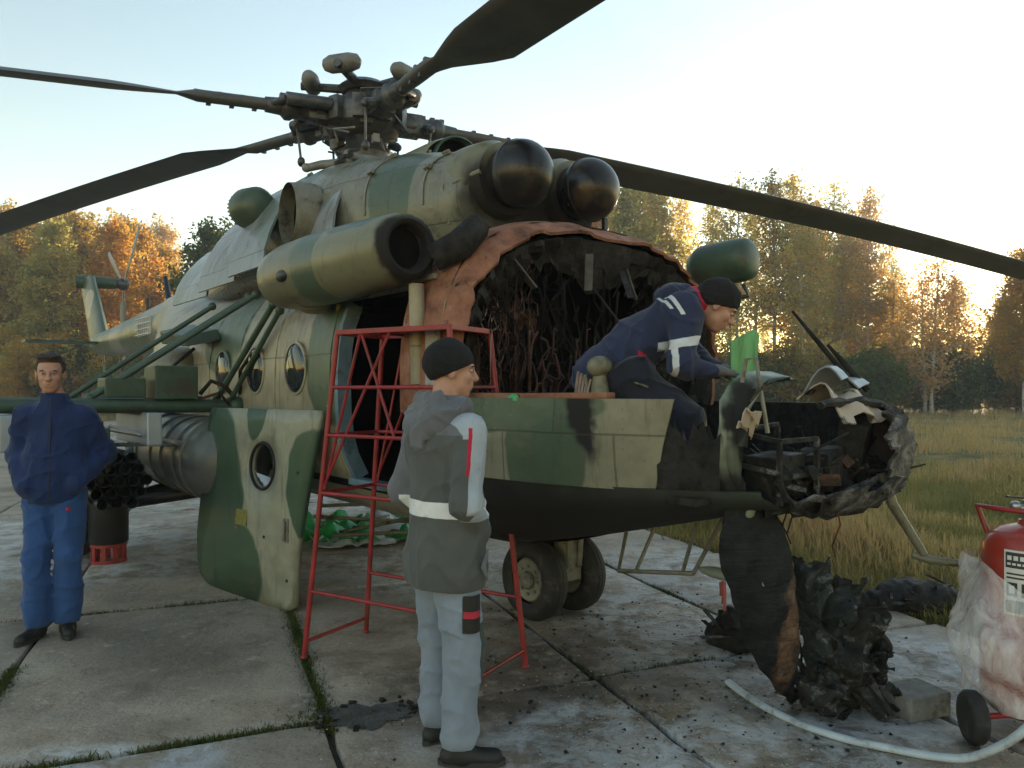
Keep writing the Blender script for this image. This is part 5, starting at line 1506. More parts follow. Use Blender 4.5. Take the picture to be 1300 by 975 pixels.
for a, b in (((-.5, -.5, .30), (.8, -.1, .12)), ((-.4, -.2, .05), (.5, -.65, .28)), ((-.5, .2, .3), (.9, .3, .3)), ((-.3, -.75, .15), (.9, -.7, .15))):
    mb = MB(); mb.tube([a, b], .02, 8); mb.build('pole', M['gear_grey'], sh, 60)

# fire extinguisher on wheels
EX, EY = 2.40, 3.44
ex = empty('fire_extinguisher', (EX, EY, 0), 0, 'large red wheeled fire extinguisher wrapped in clear plastic film', 'fire extinguisher')
t = NT('extinguisher_red'); co = t.coord(); n = t.noise(co, 5, 5, .6)
t.set(t.ramp(n, [(.3, (.26, .03, .018)), (.7, (.38, .045, .026))]), t.math('MULTIPLY_ADD', n, .2, .2), 0, .5); t.put(t.b.inputs['Coat Weight'], .3); M['ext_red'] = t.mat
mb = MB(); mb.lathe((0, 0, .10), (0, 0, 1), [(0, .05), (.0, .16), (.03, .19), (.08, .20), (.70, .20), (.76, .192), (.81, .165), (.845, .12), (.865, .05), (.885, .045), (.885, .02)], 48); mb.build('cylinder', M['ext_red'], ex, 50)
mb = MB(); mb.cyl((0, 0, .98), (0, 0, 1.02), .035, .035, 14); mb.box((0, 0, 1.045), (.05, .05, .06)); mb.cyl((-.07, 0, 1.04), (.07, 0, 1.04), .018, .018, 10); mb.cyl((0, 0, 1.06), (0, 0, 1.10), .02, .015, 10); mb.ell((-.075, -.01, 1.05), (.025, .025, .025), 10, 8)
mb.build('valve', M['steel'], ex, 40, .004)
mb = MB(); mb.bar((0, -.03, 1.085), (-.14, -.05, 1.10), .018, .008); mb.build('lever', M['black_paint'], ex, 0)
mb = MB(); mb.tube([(-.12, .12, .9), (-.15, .15, 1.03), (-.15, .02, 1.035), (-.06, -.05, 1.03)], .012, 8); mb.build('push_handle', M['red_paint'], ex, 60)
# curved label
LA0, LA1, LR = math.radians(207), math.radians(277), .2025
def lab(a0, a1, z0, z1, r, n=10): return [[(r * math.cos(a0 + (a1 - a0) * i / n), r * math.sin(a0 + (a1 - a0) * i / n), z) for z in (z0, z1)] for i in range(n + 1)]
M['label_dark'] = simple('label_dark_print', (.03, .032, .038), .4, 0, .2, 9, 0); M['label_white'] = simple('label_white_print', (.66, .66, .64), .4, 0, .08, 9, 0)
LP = MB().sheet(lab(LA0, LA1, .58, .87, LR)).build('label', M['label_white'], ex, 60)
lm = MB(); dg = math.radians
lm.sheet(lab(LA0 + dg(2), LA1 - dg(2), .79, .86, LR + .0015)); lm.sheet(lab(LA0 + dg(2), LA1 - dg(2), .59, .645, LR + .0015))
for k in range(4): lm.sheet(lab(LA0 + dg(3 + 16.5 * k), LA0 + dg(15 + 16.5 * k), .665, .725, LR + .0015, 4))
for k in range(2): lm.sheet(lab(LA0 + dg(3), LA1 - dg(12 * k + 4), .742 + .018 * k, .750 + .018 * k, LR + .0015))
lm.build('label_print', M['label_dark'], LP, 60)
lm = MB()
for k in range(4):
    a = LA0 + dg(6 + 16.5 * k); lm.sheet(lab(a, a + dg(6), .675, .712, LR + .003, 3))
for k in range(9): lm.sheet(lab(LA0 + dg(4 + 7 * k), LA0 + dg(9 + 7 * k), .825, .845, LR + .003, 2))
for k in range(11): lm.sheet(lab(LA0 + dg(4 + 5.5 * k), LA0 + dg(8 + 5.5 * k), .803, .813, LR + .003, 2))
lm.build('label_print', M['label_white'], LP, 60)
for s in (-1,):
    mb = MB(); mb.lathe((-.32, -.10, .115), (-1, .2, 0), [(-.03, .075), (-.03, .10), (-.015, .115), (.025, .115), (.04, .10), (.04, .075)], 28); ww = mb.build('wheel', M['rubber'], ex, 50)
    mb = MB(); mb.lathe((-.32, -.10, .115), (-1, .2, 0), [(-.02, .02), (-.02, .076), (.03, .076), (.03, .02)], 24); mb.build('rim', M['gear_grey'], ww, 40)
mb = MB(); mb.tube([(-.32, -.10, .115), (.32, -.02, .115)], .014, 8); mb.build('axle', M['red_paint'], ex, 60)
mb = MB(); mb.tube([(.0, -.16, .14), (.0, -.19, .0)], .012, 8); mb.box((0, -.2, .008), (.09, .03, .016)); mb.build('foot', M['red_paint'], ex, 60)
# clear film
t = NT('plastic_film'); co = t.coord(); n = t.noise(t.vmath('MULTIPLY', co, (9, 9, 3.5)), 1.3, 5, .6, 1.5)
t.set((.86, .87, .9, 1), .22, 0, .5)
tp = t.n('ShaderNodeBsdfTransparent'); mx = t.n('ShaderNodeMixShader')
t.put(mx.inputs[0], t.ramp(n, [(.35, .26), (.65, .55)])); t.t.links.new(tp.outputs[0], mx.inputs[1]); t.t.links.new(t.b.outputs[0], mx.inputs[2]); t.t.links.new(mx.outputs[0], t.out.inputs[0])
t.bump(n, .7, .02); M['film'] = t.mat
rings = []; NA = 72
for i in range(26):
    v = i / 25; z = .15 + .46 * v; ring = []
    for k in range(NA):
        a = 2 * math.pi * k / NA
        flare = .16 * math.exp(-((math.atan2(math.sin(a - 3.5), math.cos(a - 3.5))) / .55) ** 2) * math.exp(-((v - .48) / .28) ** 2)
        wr = .020 * math.sin(7 * a + 8 * v + 2 * math.sin(3 * v)) + .014 * abs(math.sin(12 * a - 9 * v + 1)) + .010 * math.sin(5 * a + 22 * v)
        r = .240 + flare + wr + .02 * v * (1 - v) * 3
        ring.append((r * math.cos(a), r * math.sin(a), z + (.21 * math.cos(a - 2.9) * v) + .02 * math.sin(6 * a) * v - .05 * flare * 4))
    rings.append(ring)
mb = MB(); mb.loft(rings, False, False); fl = mb.build('plastic_wrap', M['film'], ex, 80)

# white hose on the ground
hp = [(1.16, 3.98, .02), (1.19, 3.84, .02), (1.25, 3.66, .02), (1.36, 3.47, .02), (1.50, 3.33, .02), (1.66, 3.24, .02), (1.80, 3.17, .022), (1.90, 3.10, .05), (1.97, 3.02, .13), (2.03, 2.96, .22), (2.10, 2.92, .34), (2.2, 2.95, .44)]
def smooth_curve(P, n=6):
    P = [Vector(p) for p in P]; out = []
    for i in range(len(P) - 1):
        p0, p1, p2, p3 = P[max(i - 1, 0)], P[i], P[i + 1], P[min(i + 2, len(P) - 1)]
        for k in range(n):
            t_ = k / n
            out.append(.5 * ((2 * p1) + (p2 - p0) * t_ + (2 * p0 - 5 * p1 + 4 * p2 - p3) * t_ ** 2 + (3 * p1 - p0 - 3 * p2 + p3) * t_ ** 3))
    return out + [P[-1]]
mb = MB(); mb.tube(smooth_curve(hp), .021, 10, squash=.8)
hose = mb.build('fire_hose', simple('white_hose', (.48, .55, .60), .6, 0, .15, 7, .2, dirt=(.2, .2, .2)), None, 60)
tag(hose, 'pale white fire hose curving over the wet concrete to the extinguisher', 'hose')

# wreckage hanging from the nose
wk = empty('hanging_nose_wreckage', (1.45, 3.72, 0), 0, 'burnt nose skin hanging from the helicopter down to the concrete', 'wreckage')
O = Vector((1.45, 3.72, 0))
def pw(px, py, Y): return Vector(((px - 650) / 942 * Y, Y, 1.59 - (py - 494) / 942 * Y)) - O
left = [(925, 628, 3.38), (916, 672, 3.34), (914, 710, 3.36), (932, 762, 3.42), (948, 815, 3.52), (972, 856, 3.62), (1000, 888, 3.72)]
mid = [(950, 630, 3.40), (950, 672, 3.30), (955, 715, 3.28), (968, 765, 3.32), (982, 815, 3.44), (993, 858, 3.58), (1005, 890, 3.74)]
rightp = [(978, 640, 3.50), (995, 680, 3.46), (1004, 715, 3.44), (1009, 765, 3.46), (1013, 815, 3.54), (1010, 858, 3.64), (1008, 890, 3.76)]
L_, M_, R_ = [smooth_curve([pw(*q) for q in c], 4) for c in (left, mid, rightp)]
g = []
for i in range(len(L_)):
    row = []
    for j in range(9):
        v = j / 8
        p = L_[i] * (1 - v) ** 2 + M_[i] * 2 * v * (1 - v) + R_[i] * v * v
        q = .010 * math.sin(i * 1.9 + j) + .008 * math.sin(i * 3.7 - j * 2.1)
        row.append(p + Vector((q * .6, q, q * .5)))
    g.append(row)
t = NT('burnt_hanging_skin'); co = t.coord(); n = t.noise(co, 9, 8, .7); wv = t.noise(t.vmath('MULTIPLY', co, (5, 5, 30)), 1.2, 4, .6)
col = t.ramp(n, [(.3, (.004, .005, .006)), (.7, (.026, .028, .033))])
bm_ = t.blob(t.warp(co, 9, .12), tuple(pw(1003, 815, 3.5)), (.055, .6, .34), .3)
col = t.mix(t.math('MULTIPLY', bm_, t.step(n, .36, .52)), col, t.ramp(t.noise(co, 16, 7, .7), [(.3, (.03, .02, .015)), (.5, (.12, .07, .045)), (.7, (.24, .15, .10))]))
t.set(col, .75, 0, .25); t.bump(t.math('ADD', n, t.math('MULTIPLY', wv, .9)), .8, .02)
mb = MB(); mb.sheet(g, .012); mb.build('hanging_skin', t.mat, wk, 40)
def crumpled(cpx, w, h, d, seed, mat, nm):
    rs = np.random.RandomState(seed); n1, n2 = 60, 44
    U, W = np.meshgrid(np.linspace(-1, 1, n1), np.linspace(-1, 1, n2), indexing='ij')
    P = np.stack([W.ravel() * w, np.zeros(U.size), U.ravel() * h], 1); f4 = np.abs(vnoise(P, 26, seed + 21, 2))
    f1 = np.abs(vnoise(P, 7, seed, 3)); f2 = np.abs(vnoise(P, 11, seed + 5, 2)); f3 = vnoise(P, 6, seed + 9, 2)
    Wf = W.ravel()
    X = P[:, 0] * (1 - .25 * np.abs(U.ravel())) + .10 * f3
    Yy = d * (1 - Wf ** 2) * -1 + .16 * f1 - .10 * f2 - .045 * f4
    Z = P[:, 2] + .07 * f2
    G = np.stack([X, Yy, np.maximum(Z + cpx[2], .01)], 1).reshape(n1, n2, 3) + np.array([cpx[0], cpx[1], 0])
    mb = MB(); mb.sheet([[Vector(G[i, j]) for j in range(n2)] for i in range(n1)], .010)
    mb.build(nm, mat, wk, 18)
M['char_bluish'] = char_mat('charred_green_black', tint=(.020, .024, .024), ash=.45, scale=11, rough=.7)
crumpled((.09, .02, .42), .10, .32, .12, 3, M['char_bluish'], 'crumpled_skin')
crumpled((.20, .06, .34), .13, .28, .12, 7, M['char_bluish'], 'crumpled_skin')
crumpled((.27, -.04, .26), .12, .24, .14, 12, M['char_ash'], 'crumpled_skin')
crumpled((.33, .1, .30), .08, .22, .12, 15, M['char'], 'crumpled_skin')
def rockish(c, r, seed, mat, nm, par, h=.02, amp=.45, sc=9):
    c = np.array(c)
    vs, fs = surface_nets(lambda P: (np.linalg.norm((P - c) / np.array(r), axis=1) - 1) * min(r) + amp * min(r) * vnoise(P, sc / max(r) * .5, seed, 3), c - np.array(r) * 1.7, c + np.array(r) * 1.7, h)
    vs[:, 2] = np.maximum(vs[:, 2], -O.z + 0.002) if par is wk else vs[:, 2]
    return link_mesh(nm, np_mesh(nm, vs, fs, mat, 0), par)
rockish((.08, -.06, .12), (.11, .10, .12), 5, M['char_ash'], 'melted_lump', wk, .016)
rockish((.20, .02, .05), (.18, .12, .06), 6, M['char'], 'melted_lump', wk, .018)
for k in range(7):
    mb = MB(); a = pw(random.uniform(1000, 1080), random.uniform(700, 880), 3.75); b = a + Vector((random.uniform(-.2, .2), random.uniform(-.1, .1), random.uniform(-.25, .1)))
    a.z = max(a.z, .02); b.z = max(b.z, .01); mb.tube([a, a.lerp(b, .5) + Vector((.02, .02, .03)), b], random.uniform(.005, .012), 6); mb.build('bent_tube', M['char_ash'], wk, 60)
q = random.Random(41)
for k in range(46):      # torn foil scraps standing out of the crumpled skin
    c = Vector((q.uniform(.02, .42), q.uniform(-.20, .10), 0)); c.z = q.uniform(.02, .72 - 1.1 * max(0, c.x - .08))
    L = q.uniform(.04, .13); a = q.uniform(0, 6.28); u_ = Vector((math.cos(a), -abs(math.sin(a)) * .6, q.uniform(-.6, .9))).normalized(); v_ = u_.cross(Vector((q.uniform(-1, 1), q.uniform(-1, 1), q.uniform(-1, 1)))).normalized(); n_ = u_.cross(v_)
    g = [[c + u_ * L * (i / 3) + v_ * (j / 2 - .5) * L * .7 * (1 - .28 * i) + n_ * (.02 * math.sin(i * 1.7 + j * 2.1 + k)) for j in range(3)] for i in range(4)]
    g = [[Vector((p.x, p.y, max(p.z, .006))) for p in r] for r in g]
    MB().sheet(g, .003).build('torn_scrap', M['char_ash'] if k % 3 == 0 else (M['char_bluish'] if k % 3 == 1 else M['char']), wk, 30)
for k in range(9):
    a = pw(q.uniform(930, 1070), q.uniform(615, 650), 3.45); b = a + Vector((q.uniform(-.06, .06), q.uniform(-.05, .05), -q.uniform(.08, .30)))
    MB().tube([a, a.lerp(b, .4) + Vector((.02, 0, 0)), a.lerp(b, .8) - Vector((.015, 0, 0)), b], .004, 5).build('dangling_wire', M['char'] if k % 2 else M['wire_red'], wk, 60)
# strip of red cloth on the pitot tube
mb = MB()
for k in range(3): mb.sheet([[hel2w(1.84 + .018 * k, -.66 - .01 * k, .70 - (.022 + .008 * k) * i) + Vector((.012 * j, .004 * math.sin(i * 2 + k), .01 * math.sin(i + k))) for j in (0, 1)] for i in range(4)], .002)
rc = mb.build('red_streamer', simple('faded_red_cloth', (.28, .07, .06), .9, 0, .3, 20, .1), None, 60); tag(rc, 'torn faded red warning streamer hanging from the nose tube', 'streamer')
# black heaps
def heap(name, X, Y, r, seed, label):
    e = empty(name, (X, Y, 0), 0, label, 'burnt debris')
    c = np.array((0, 0, r[2] * .4))
    vs, fs = surface_nets(lambda P: (np.linalg.norm((P - c) / np.array(r), axis=1) - 1) * min(r) + .6 * min(r) * vnoise(P, 12, seed, 3), c - np.array(r) * 1.6, c + np.array(r) * 1.6, .018)
    vs[:, 2] = np.maximum(vs[:, 2], -.03)
    link_mesh('charred_mass', np_mesh('charred_mass', vs, fs, M['char'], 0), e)
    q = random.Random(seed); mb = MB()
    for _ in range(14):
        a = Vector((q.uniform(-1, 1) * r[0], q.uniform(-1, 1) * r[1], q.uniform(.02, r[2]))); mb.bar(a, a + Vector((q.uniform(-.2, .2), q.uniform(-.15, .15), q.uniform(-.03, .1))), q.uniform(.01, .05), .008)
    mb.build('burnt_strip', M['char_ash'], e, 0)
heap('burnt_debris_heap', 1.36, 4.6, (.13, .13, .15), 3, 'small black heap of burnt debris under the nose, left of the hanging skin')
heap('burnt_debris_heap', 2.98, 5.45, (.30, .16, .13), 4, 'black charred heap lying at the edge of the grass')
mb = MB(); mb.box((0, 0, .06), (.26, .2, .115))
blk = mb.build('concrete_block', simple('grey_concrete_block', (.20, .195, .18), .9, 0, .3, 12, .6, 30, dirt=(.08, .075, .06), bdist=.01), None, 0, .008, loc=(1.98, 3.66, 0), rot=(0, 0, .35))
tag(blk, 'rough grey concrete block on the ground beside the extinguisher wheel', 'block')
# small scattered bits
q = random.Random(99); mb = MB()
for _ in range(1700):
    if q.random() < .75: X, Y = q.gauss(.95, .7), q.gauss(4.1, .75)
    else: X, Y = q.uniform(-.3, 2.9), q.uniform(2.6, 5.6)
    if X * .929 + Y * .37 > 4.5: continue
    s = q.choice((.003, .003, .004, .004, .005, .006, .008, .011, .015)) * q.uniform(.6, 1.3)
    R = Euler((q.uniform(0, 6), q.uniform(0, 6), q.uniform(0, 6))).to_matrix()
    vs = [Vector((w.x, w.y, w.z * .5)) for w in [R @ Vector(p) * s for p in ((1, 0, -.4), (-.6, .8, -.4), (-.5, -.9, -.3), (.1, .1, .7))]]
    zmin = min(v.z for v in vs)
    mb.add([v + Vector((X, Y, -zmin)) for v in vs], [(0, 1, 2), (0, 3, 1), (1, 3, 2), (2, 3, 0)])
bits = mb.build('burnt_fragments', M['char'], None, 0); tag(bits, 'black burnt crumbs scattered over the concrete below the nose', 'debris', kind='stuff')
mb = MB()
for _ in range(1200):
    X, Y = q.gauss(.9, .8), q.gauss(3.9, .8)
    if X * .929 + Y * .37 > 4.5: continue
    s_ = q.uniform(.002, .007); R = Euler((q.uniform(-.3, .3), q.uniform(-.3, .3), q.uniform(0, 6))).to_matrix()
    vs = [R @ Vector(p) * s_ for p in ((1, 0, 0), (-.6, .8, 0), (-.5, -.9, 0), (.1, .1, .5))]
    mb.add([v + Vector((X, Y, s_ * .3)) for v in vs], [(0, 1, 2), (0, 3, 1), (1, 3, 2), (2, 3, 0)])
ash = mb.build('ash_flakes', simple('pale_ash', (.45, .44, .42), .9, 0, .2, 30, 0), None, 0); tag(ash, 'pale ash flakes and chips lying on the concrete below the nose', 'debris', kind='stuff')
# broken concrete corner (pothole fill) between the slabs
pt = empty('broken_asphalt_patch', (-.72, 3.62, 0), .2, 'dark broken asphalt patch at the slab corner by the feet', 'patch')
q = random.Random(5)
mb = MB(); g = []
for i in range(49):
    a = 2 * math.pi * (i % 48) / 48
    w = 1 + .20 * math.sin(3 * a + .6) + .13 * math.sin(7 * a) + .09 * math.sin(13 * a + 2) + .07 * math.sin(19 * a)
    g.append([(.24 * math.cos(a) * f * w + .03, .13 * math.sin(a) * f * w, .0045 + .002 * (1 - f) + .0012 * math.sin(i * 3 + f * 9)) for f in (.02, .25, .5, .75, 1.0)])
mb.sheet(g); mb.build('asphalt', simple('dark_asphalt', (.085, .08, .072), .85, 0, .5, 9, .8, 60, bdist=.02), pt, 0)
for _ in range(22):
    a = q.uniform(0, 6.28); f = q.uniform(.5, 1.05); s = q.uniform(.008, .02)
    m = MB(); m.box((.32 * f * math.cos(a), .15 * f * math.sin(a), s * .4), (s * 2, s * 1.5, s), (q.uniform(-.4, .4), q.uniform(-.4, .4), q.uniform(0, 3))); m.build('stone', M['char_ash'], pt, 0, .002)
# ------------------------------------------------------------------ people
def cloth(name, color, var=.18, rough=.85, scale=5):
    t = NT(name); co = t.coord()
    n = t.noise(co, scale, 5, .6); w = t.noise(t.vmath('MULTIPLY', co, (1, 1, .45)), 16, 4, .6)
    c = tuple(color[:3])
    t.set(t.ramp(n, [(.3, tuple(x * (1 - var) for x in c)), (.7, tuple(min(x * (1 + var), 1) for x in c))]), rough, 0, .25)
    t.put(t.b.inputs['Sheen Weight'], .15)
    h = t.math('ADD', t.math('MULTIPLY', w, 1.0), t.math('MULTIPLY', t.noise(co, 260, 2, .5), .06))
    t.bump(h, .55, .018)
    return t.mat
t = NT('skin'); co = t.coord(); n = t.noise(co, 26, 4, .6)
t.set(t.ramp(n, [(.3, (.42, .22, .155)), (.7, (.53, .30, .22))]), .5, 0, .4); t.put(t.b.inputs['Subsurface Weight'], .12); t.put(t.b.inputs['Subsurface Radius'], (.01, .004, .002)); t.bump(t.noise(co, 120, 3, .6), .15, .003)
M['skin'] = t.mat
M['hair'] = simple('short_brown_hair', (.035, .022, .014), .6, 0, .5, 30, .8, 90, bdist=.01)
M['knit'] = simple('black_knit', (.009, .009, .011), .95, 0, .4, 30, .8, 130, bdist=.006)
M['eye'] = simple('eye_white', (.42, .38, .35), .25, 0, .1, 9, 0)
M['iris'] = simple('eye_iris', (.03, .028, .028), .15, 0, .2, 9, 0)
M['lip'] = simple('lip', (.34, .14, .11), .5, 0, .15, 20, 0)
M['shoe'] = simple('black_shoe', (.012, .012, .013), .6, 0, .4, 12, .3)
M['reflect'] = simple('reflective_tape', (.62, .65, .68), .45, 0, .1, 20, .1)
M['piping'] = simple('red_piping', (.42, .02, .05), .7, 0, .2, 20, .1)

def region_mat(name, base, regions, rough=.85):
    """cloth with sewn panels; region = (colour, [(normal, offset), ...]) : inside where dot(p, n) > offset"""
    t = NT(name); co = t.coord()
    n = t.noise(co, 5, 5, .6); w = t.noise(t.vmath('MULTIPLY', co, (1, 1, .45)), 16, 4, .6)
    vary = lambda c: t.ramp(n, [(.3, tuple(x * .82 for x in c[:3])), (.7, tuple(min(x * 1.18, 1) for x in c[:3]))])
    col = vary(base)
    wc = t.warp(co, 14, .010)
    for c, hs in regions:
        m = None
        for nn, off in hs:
            b = t.step(t.vmath('DOT_PRODUCT', wc, tuple(nn)), off - .0012, off + .0012)
            m = b if m is None else t.math('MULTIPLY', m, b)
        col = t.mix(m, col, vary(c))
    dirt = t.step(t.noise(co, 9, 6, .7), .58, .72)
    col = t.mix(t.math('MULTIPLY', dirt, .3), col, (.05, .048, .045))
    t.set(col, rough, 0, .25); t.put(t.b.inputs['Sheen Weight'], .12)
    t.bump(t.math('ADD', w, t.math('MULTIPLY', t.noise(co, 260, 2, .5), .06)), .5, .016)
    return t.mat

class Frame:
    def __init__(s, yaw_dir, pitch=0, roll=0, o=(0, 0, 0)):
        f = Vector(yaw_dir).normalized()
        l = Vector((0, 0, 1)).cross(f).normalized(); u = f.cross(l)
        if roll: 
            R = Matrix.Rotation(roll, 3, f); l, u = R @ l, R @ u
        s.f, s.l, s.u, s.o = f, l, u, Vector(o)
        s.R = np.array([[f.x, l.x, u.x], [f.y, l.y, u.y], [f.z, l.z, u.z]])     # columns = axes
    def p(s, x, y, z): return tuple(s.o + s.f * x + s.l * y + s.u * z)
    def loc(s, P): return (P - np.array(s.o)) @ s.R

def union(P, prims, k):
    d = None
    for pr in prims:
        if pr[0] == 'c': e = sd_cone(P, *pr[1:])
        else: e = sd_ell(P, *pr[1:])
        d = e if d is None else smin(d, e, k)
    return d
def bounds(prims, pad=.06):
    lo = np.full(3, 1e9); hi = -lo
    for pr in prims:
        if pr[0] == 'c':
            r = max(pr[3], pr[4]) * (max(1.0, pr[5][1]) if len(pr) > 5 else 1)
            for q in (pr[1], pr[2]): lo = np.minimum(lo, np.array(q) - r); hi = np.maximum(hi, np.array(q) + r)
        else:
            r = max(pr[2]); lo = np.minimum(lo, np.array(pr[1]) - r); hi = np.maximum(hi, np.array(pr[1]) + r)
    return lo - pad, hi + pad
def grown(name, prims, k, h, mats, parent, fold=0.0, fscale=14, seed=1, cuts=(), keep=None, matfn=None, stretch=(1, 1, .55), subs=(), ks=.01):
    lo, hi = bounds(prims)
    def fn(P):
        d = union(P, prims, k)
        for pr in subs:
            e = sd_cone(P, *pr[1:]) if pr[0] == 'c' else sd_ell(P, *pr[1:])
            d = -smin(-d, e, ks)
        if fold:
            near = np.abs(d) < .08
            Q = P[near]
            r1 = 1 - np.abs(vnoise(Q * np.array(stretch), fscale, seed, 2))
            r2 = 1 - np.abs(vnoise(Q * np.array((1, 1, 2.2)), fscale * .85, seed + 3, 1))
            d[near] += fold * (1.0 * vnoise(Q, fscale * .55, seed + 7, 2) - 1.5 * r1 ** 4 - 1.2 * r2 ** 5 + .6)
        for c in cuts: d = np.maximum(d, c(P))
        return d
    vs, fs = surface_nets(fn, lo, hi, h)
    mi = None
    if matfn is not None: mi = matfn(vs[fs].mean(1))
    return link_mesh(name, np_mesh(name, vs, fs, mats, 1, mi), parent)

def head(parent, H, neck_base, chest, seed=1, eyes=True, narrow=1.0):
    """one continuous body core: face, skull, ears, neck and upper chest"""
    R = H.R
    e = lambda x, y, z, a, b, c: ('e', H.p(x, y, z), (a, b, c), R)
    pr = [e(-.012, 0, .038, .097, .076, .094), e(.028, 0, -.045, .062, .058, .068), e(.055, 0, -.092, .026, .030, .022),
          e(.078, 0, .030, .018, .048, .014), e(.055, .036, -.018, .028, .024, .026), e(.055, -.036, -.018, .028, .024, .026),
          ('c', H.p(.086, 0, .022), H.p(.108, 0, -.022), .007, .0125), e(.098, 0, -.024, .012, .017, .009),
          e(.083, 0, -.052, .012, .024, .008), e(.080, 0, -.066, .012, .021, .008),
          e(-.008, .077, -.004, .017, .008, .030), e(-.008, -.077, -.004, .017, .008, .030),
          ('c', H.p(-.02, 0, -.03), neck_base, .056, .060), ('c', neck_base, chest, .062, .10)]
    sub = [e(.098, .031, .010, .014, .019, .011), e(.098, -.031, .010, .014, .019, .011), e(.099, 0, -.059, .012, .020, .0022)]
    grown('body', pr, .016, .0052, M['skin'], parent, subs=sub, ks=.006)
    if eyes:
        for s in (-1, 1):
            mb = MB(); mb.ell(H.p(.079, s * .031, .010), (.0105, .0105, .0085), 12, 8); ey = mb.build('eye', M['eye'], parent, 60); mb = MB(); mb.ell(H.p(.0865, s * .031, .011), (.0055, .0055, .0055), 10, 6); mb.build('iris', M['iris'], ey, 60)
            mb = MB(); mb.tube([H.p(.089, s * .014, .027), H.p(.091, s * .032, .032), H.p(.080, s * .050, .027)], [.0035, .0045, .0025], 6); mb.build('eyebrow', M['hair'], parent, 60)
        mb = MB(); mb.tube([H.p(.086, -.020, -.060), H.p(.0945, 0, -.058), H.p(.086, .020, -.060)], [.002, .005, .002], 6, squash=1.3); mb.build('lips', M['lip'], parent, 60)
def beanie(parent, H, mat, low_front=.035, low_back=-.03):
    R = H.R
    pr = [('e', H.p(-.016, 0, .045), (.109, .089, .104), R), ('e', H.p(-.03, 0, .03), (.098, .087, .085), R)]
    def cut(P):
        L = H.loc(P); return (low_front + (low_back - low_front) * np.clip((.08 - L[:, 0]) / .17, 0, 1)) - L[:, 2]
    grown('knit_hat', pr, .03, .006, mat, parent, fold=.0025, fscale=30, cuts=(cut,))
def hair(parent, H):
    R = H.R
    pr = [('e', H.p(-.016, 0, .047), (.102, .083, .098), R), ('e', H.p(.05, 0, .115), (.045, .06, .022), R)]
    def cut(P):
        L = H.loc(P)
        hl = np.where(L[:, 0] > .035, .078 + .12 * (L[:, 0] - .035) - .25 * np.abs(L[:, 1]) * 0, np.where(np.abs(L[:, 1]) > .055, .012 - .5 * np.clip(-L[:, 0], 0, .1), .078))
        hl = np.where(L[:, 0] < -.03, -.045, hl)
        return hl - L[:, 2]
    grown('hair', pr, .02, .005, M['hair'], parent, fold=.004, fscale=60, cuts=(cut,))
def shoe(parent, ankle, d, L=.27, mat=None):
    d = Vector(d).normalized(); a = Vector(ankle); gz = a.z - .085
    pr = [('c', tuple(a - V(0, 0, .01)), tuple(a + d * .02 - V(0, 0, .045)), .046, .048), ('c', tuple(a - d * .045 - V(0, 0, .05)), tuple(a + d * .15 - V(0, 0, .056)), .040, .036)]
    grown('shoe', pr, .03, .0085, mat or M['shoe'], parent, cuts=(lambda P: gz - P[:, 2],))
    mb = MB(); g = []
    s = d.cross(V(0, 0, 1))
    ol = []
    for k in range(20):
        t_ = 2 * math.pi * k / 20; c, sn = math.cos(t_), math.sin(t_)
        ol.append(a + d * (.052 + .145 * c) + s * (.044 * sn * (1 + .1 * c)))
    mb.loft([[Vector((p.x, p.y, gz - .0)) for p in ol], [Vector((p.x, p.y, gz + .022)) for p in ol]]); mb.build('sole', simple('shoe_sole', (.03, .03, .03), .8), parent, 50)

# ---- man with grey work jacket, seen from behind
p1 = empty('person', (-.29, 3.24, 0), 0, 'person in grey work jacket with white belt stripe and black hat, back turned', 'person')
B = Frame((.76, .65, 0)); Hd = Frame((.985, .17, -.06), o=B.p(.035, 0, 1.665))
head(p1, Hd, B.p(-.01, 0, 1.50), B.p(-.01, 0, 1.36), eyes=True)
beanie(p1, Hd, M['knit'], .038, -.045)
sR, sL = (0, -.172, 1.405), (0, .172, 1.405)
eR, eL = (-.075, -.248, 1.13), (-.05, .255, 1.13)
hR, hL = (.085, -.135, .985), (.09, .14, .985)
flt = (tuple(B.f), .72)
jp = [('c', B.p(-.01, -.105, 1.36), B.p(-.01, .105, 1.36), .112, .112, (tuple(B.f), .9)), ('c', B.p(0, 0, 1.31), B.p(.0, 0, 1.08), .188, .190, flt), ('c', B.p(0, 0, 1.08), B.p(.0, 0, .82), .190, .222, flt),
      ('c', B.p(*sR), B.p(*eR), .080, .066), ('c', B.p(*eR), B.p(*hR), .064, .052), ('c', B.p(*sL), B.p(*eL), .080, .066), ('c', B.p(*eL), B.p(*hL), .064, .052),
      ('c', B.p(-.02, 0, 1.45), B.p(-.0, 0, 1.49), .092, .082), ('c', B.p(-.015, 0, 1.48), B.p(-.005, 0, 1.55), .082, .074)]
F_, L_v, U_ = B.f, B.l, V(0, 0, 1)
ka = (sR[0] - eR[0]) / (sR[2] - eR[2]); kb = (sR[1] - eR[1]) / (sR[2] - eR[2])
def armplane(cx, cy, off):      # (x-ax(z))*cx + (y-ay(z))*cy > off as one half space
    nn = F_ * cx + L_v * cy + U_ * (-cx * ka - cy * kb)
    return (nn, off + cx * (eR[0] - ka * eR[2]) + cy * (eR[1] - kb * eR[2]))
LG, DG, HGc, WH, RD = (.36, .41, .47), (.088, .096, .096), (.14, .147, .168), (.70, .72, .74), (.45, .02, .05)
zmin = lambda z: (U_, z)
zmax = lambda z: (-U_, -z)
ymax = lambda y: (-L_v, -y)
ymin = lambda y: (L_v, y)
xmin = lambda x: (F_, x)
xmax = lambda x: (-F_, -x)
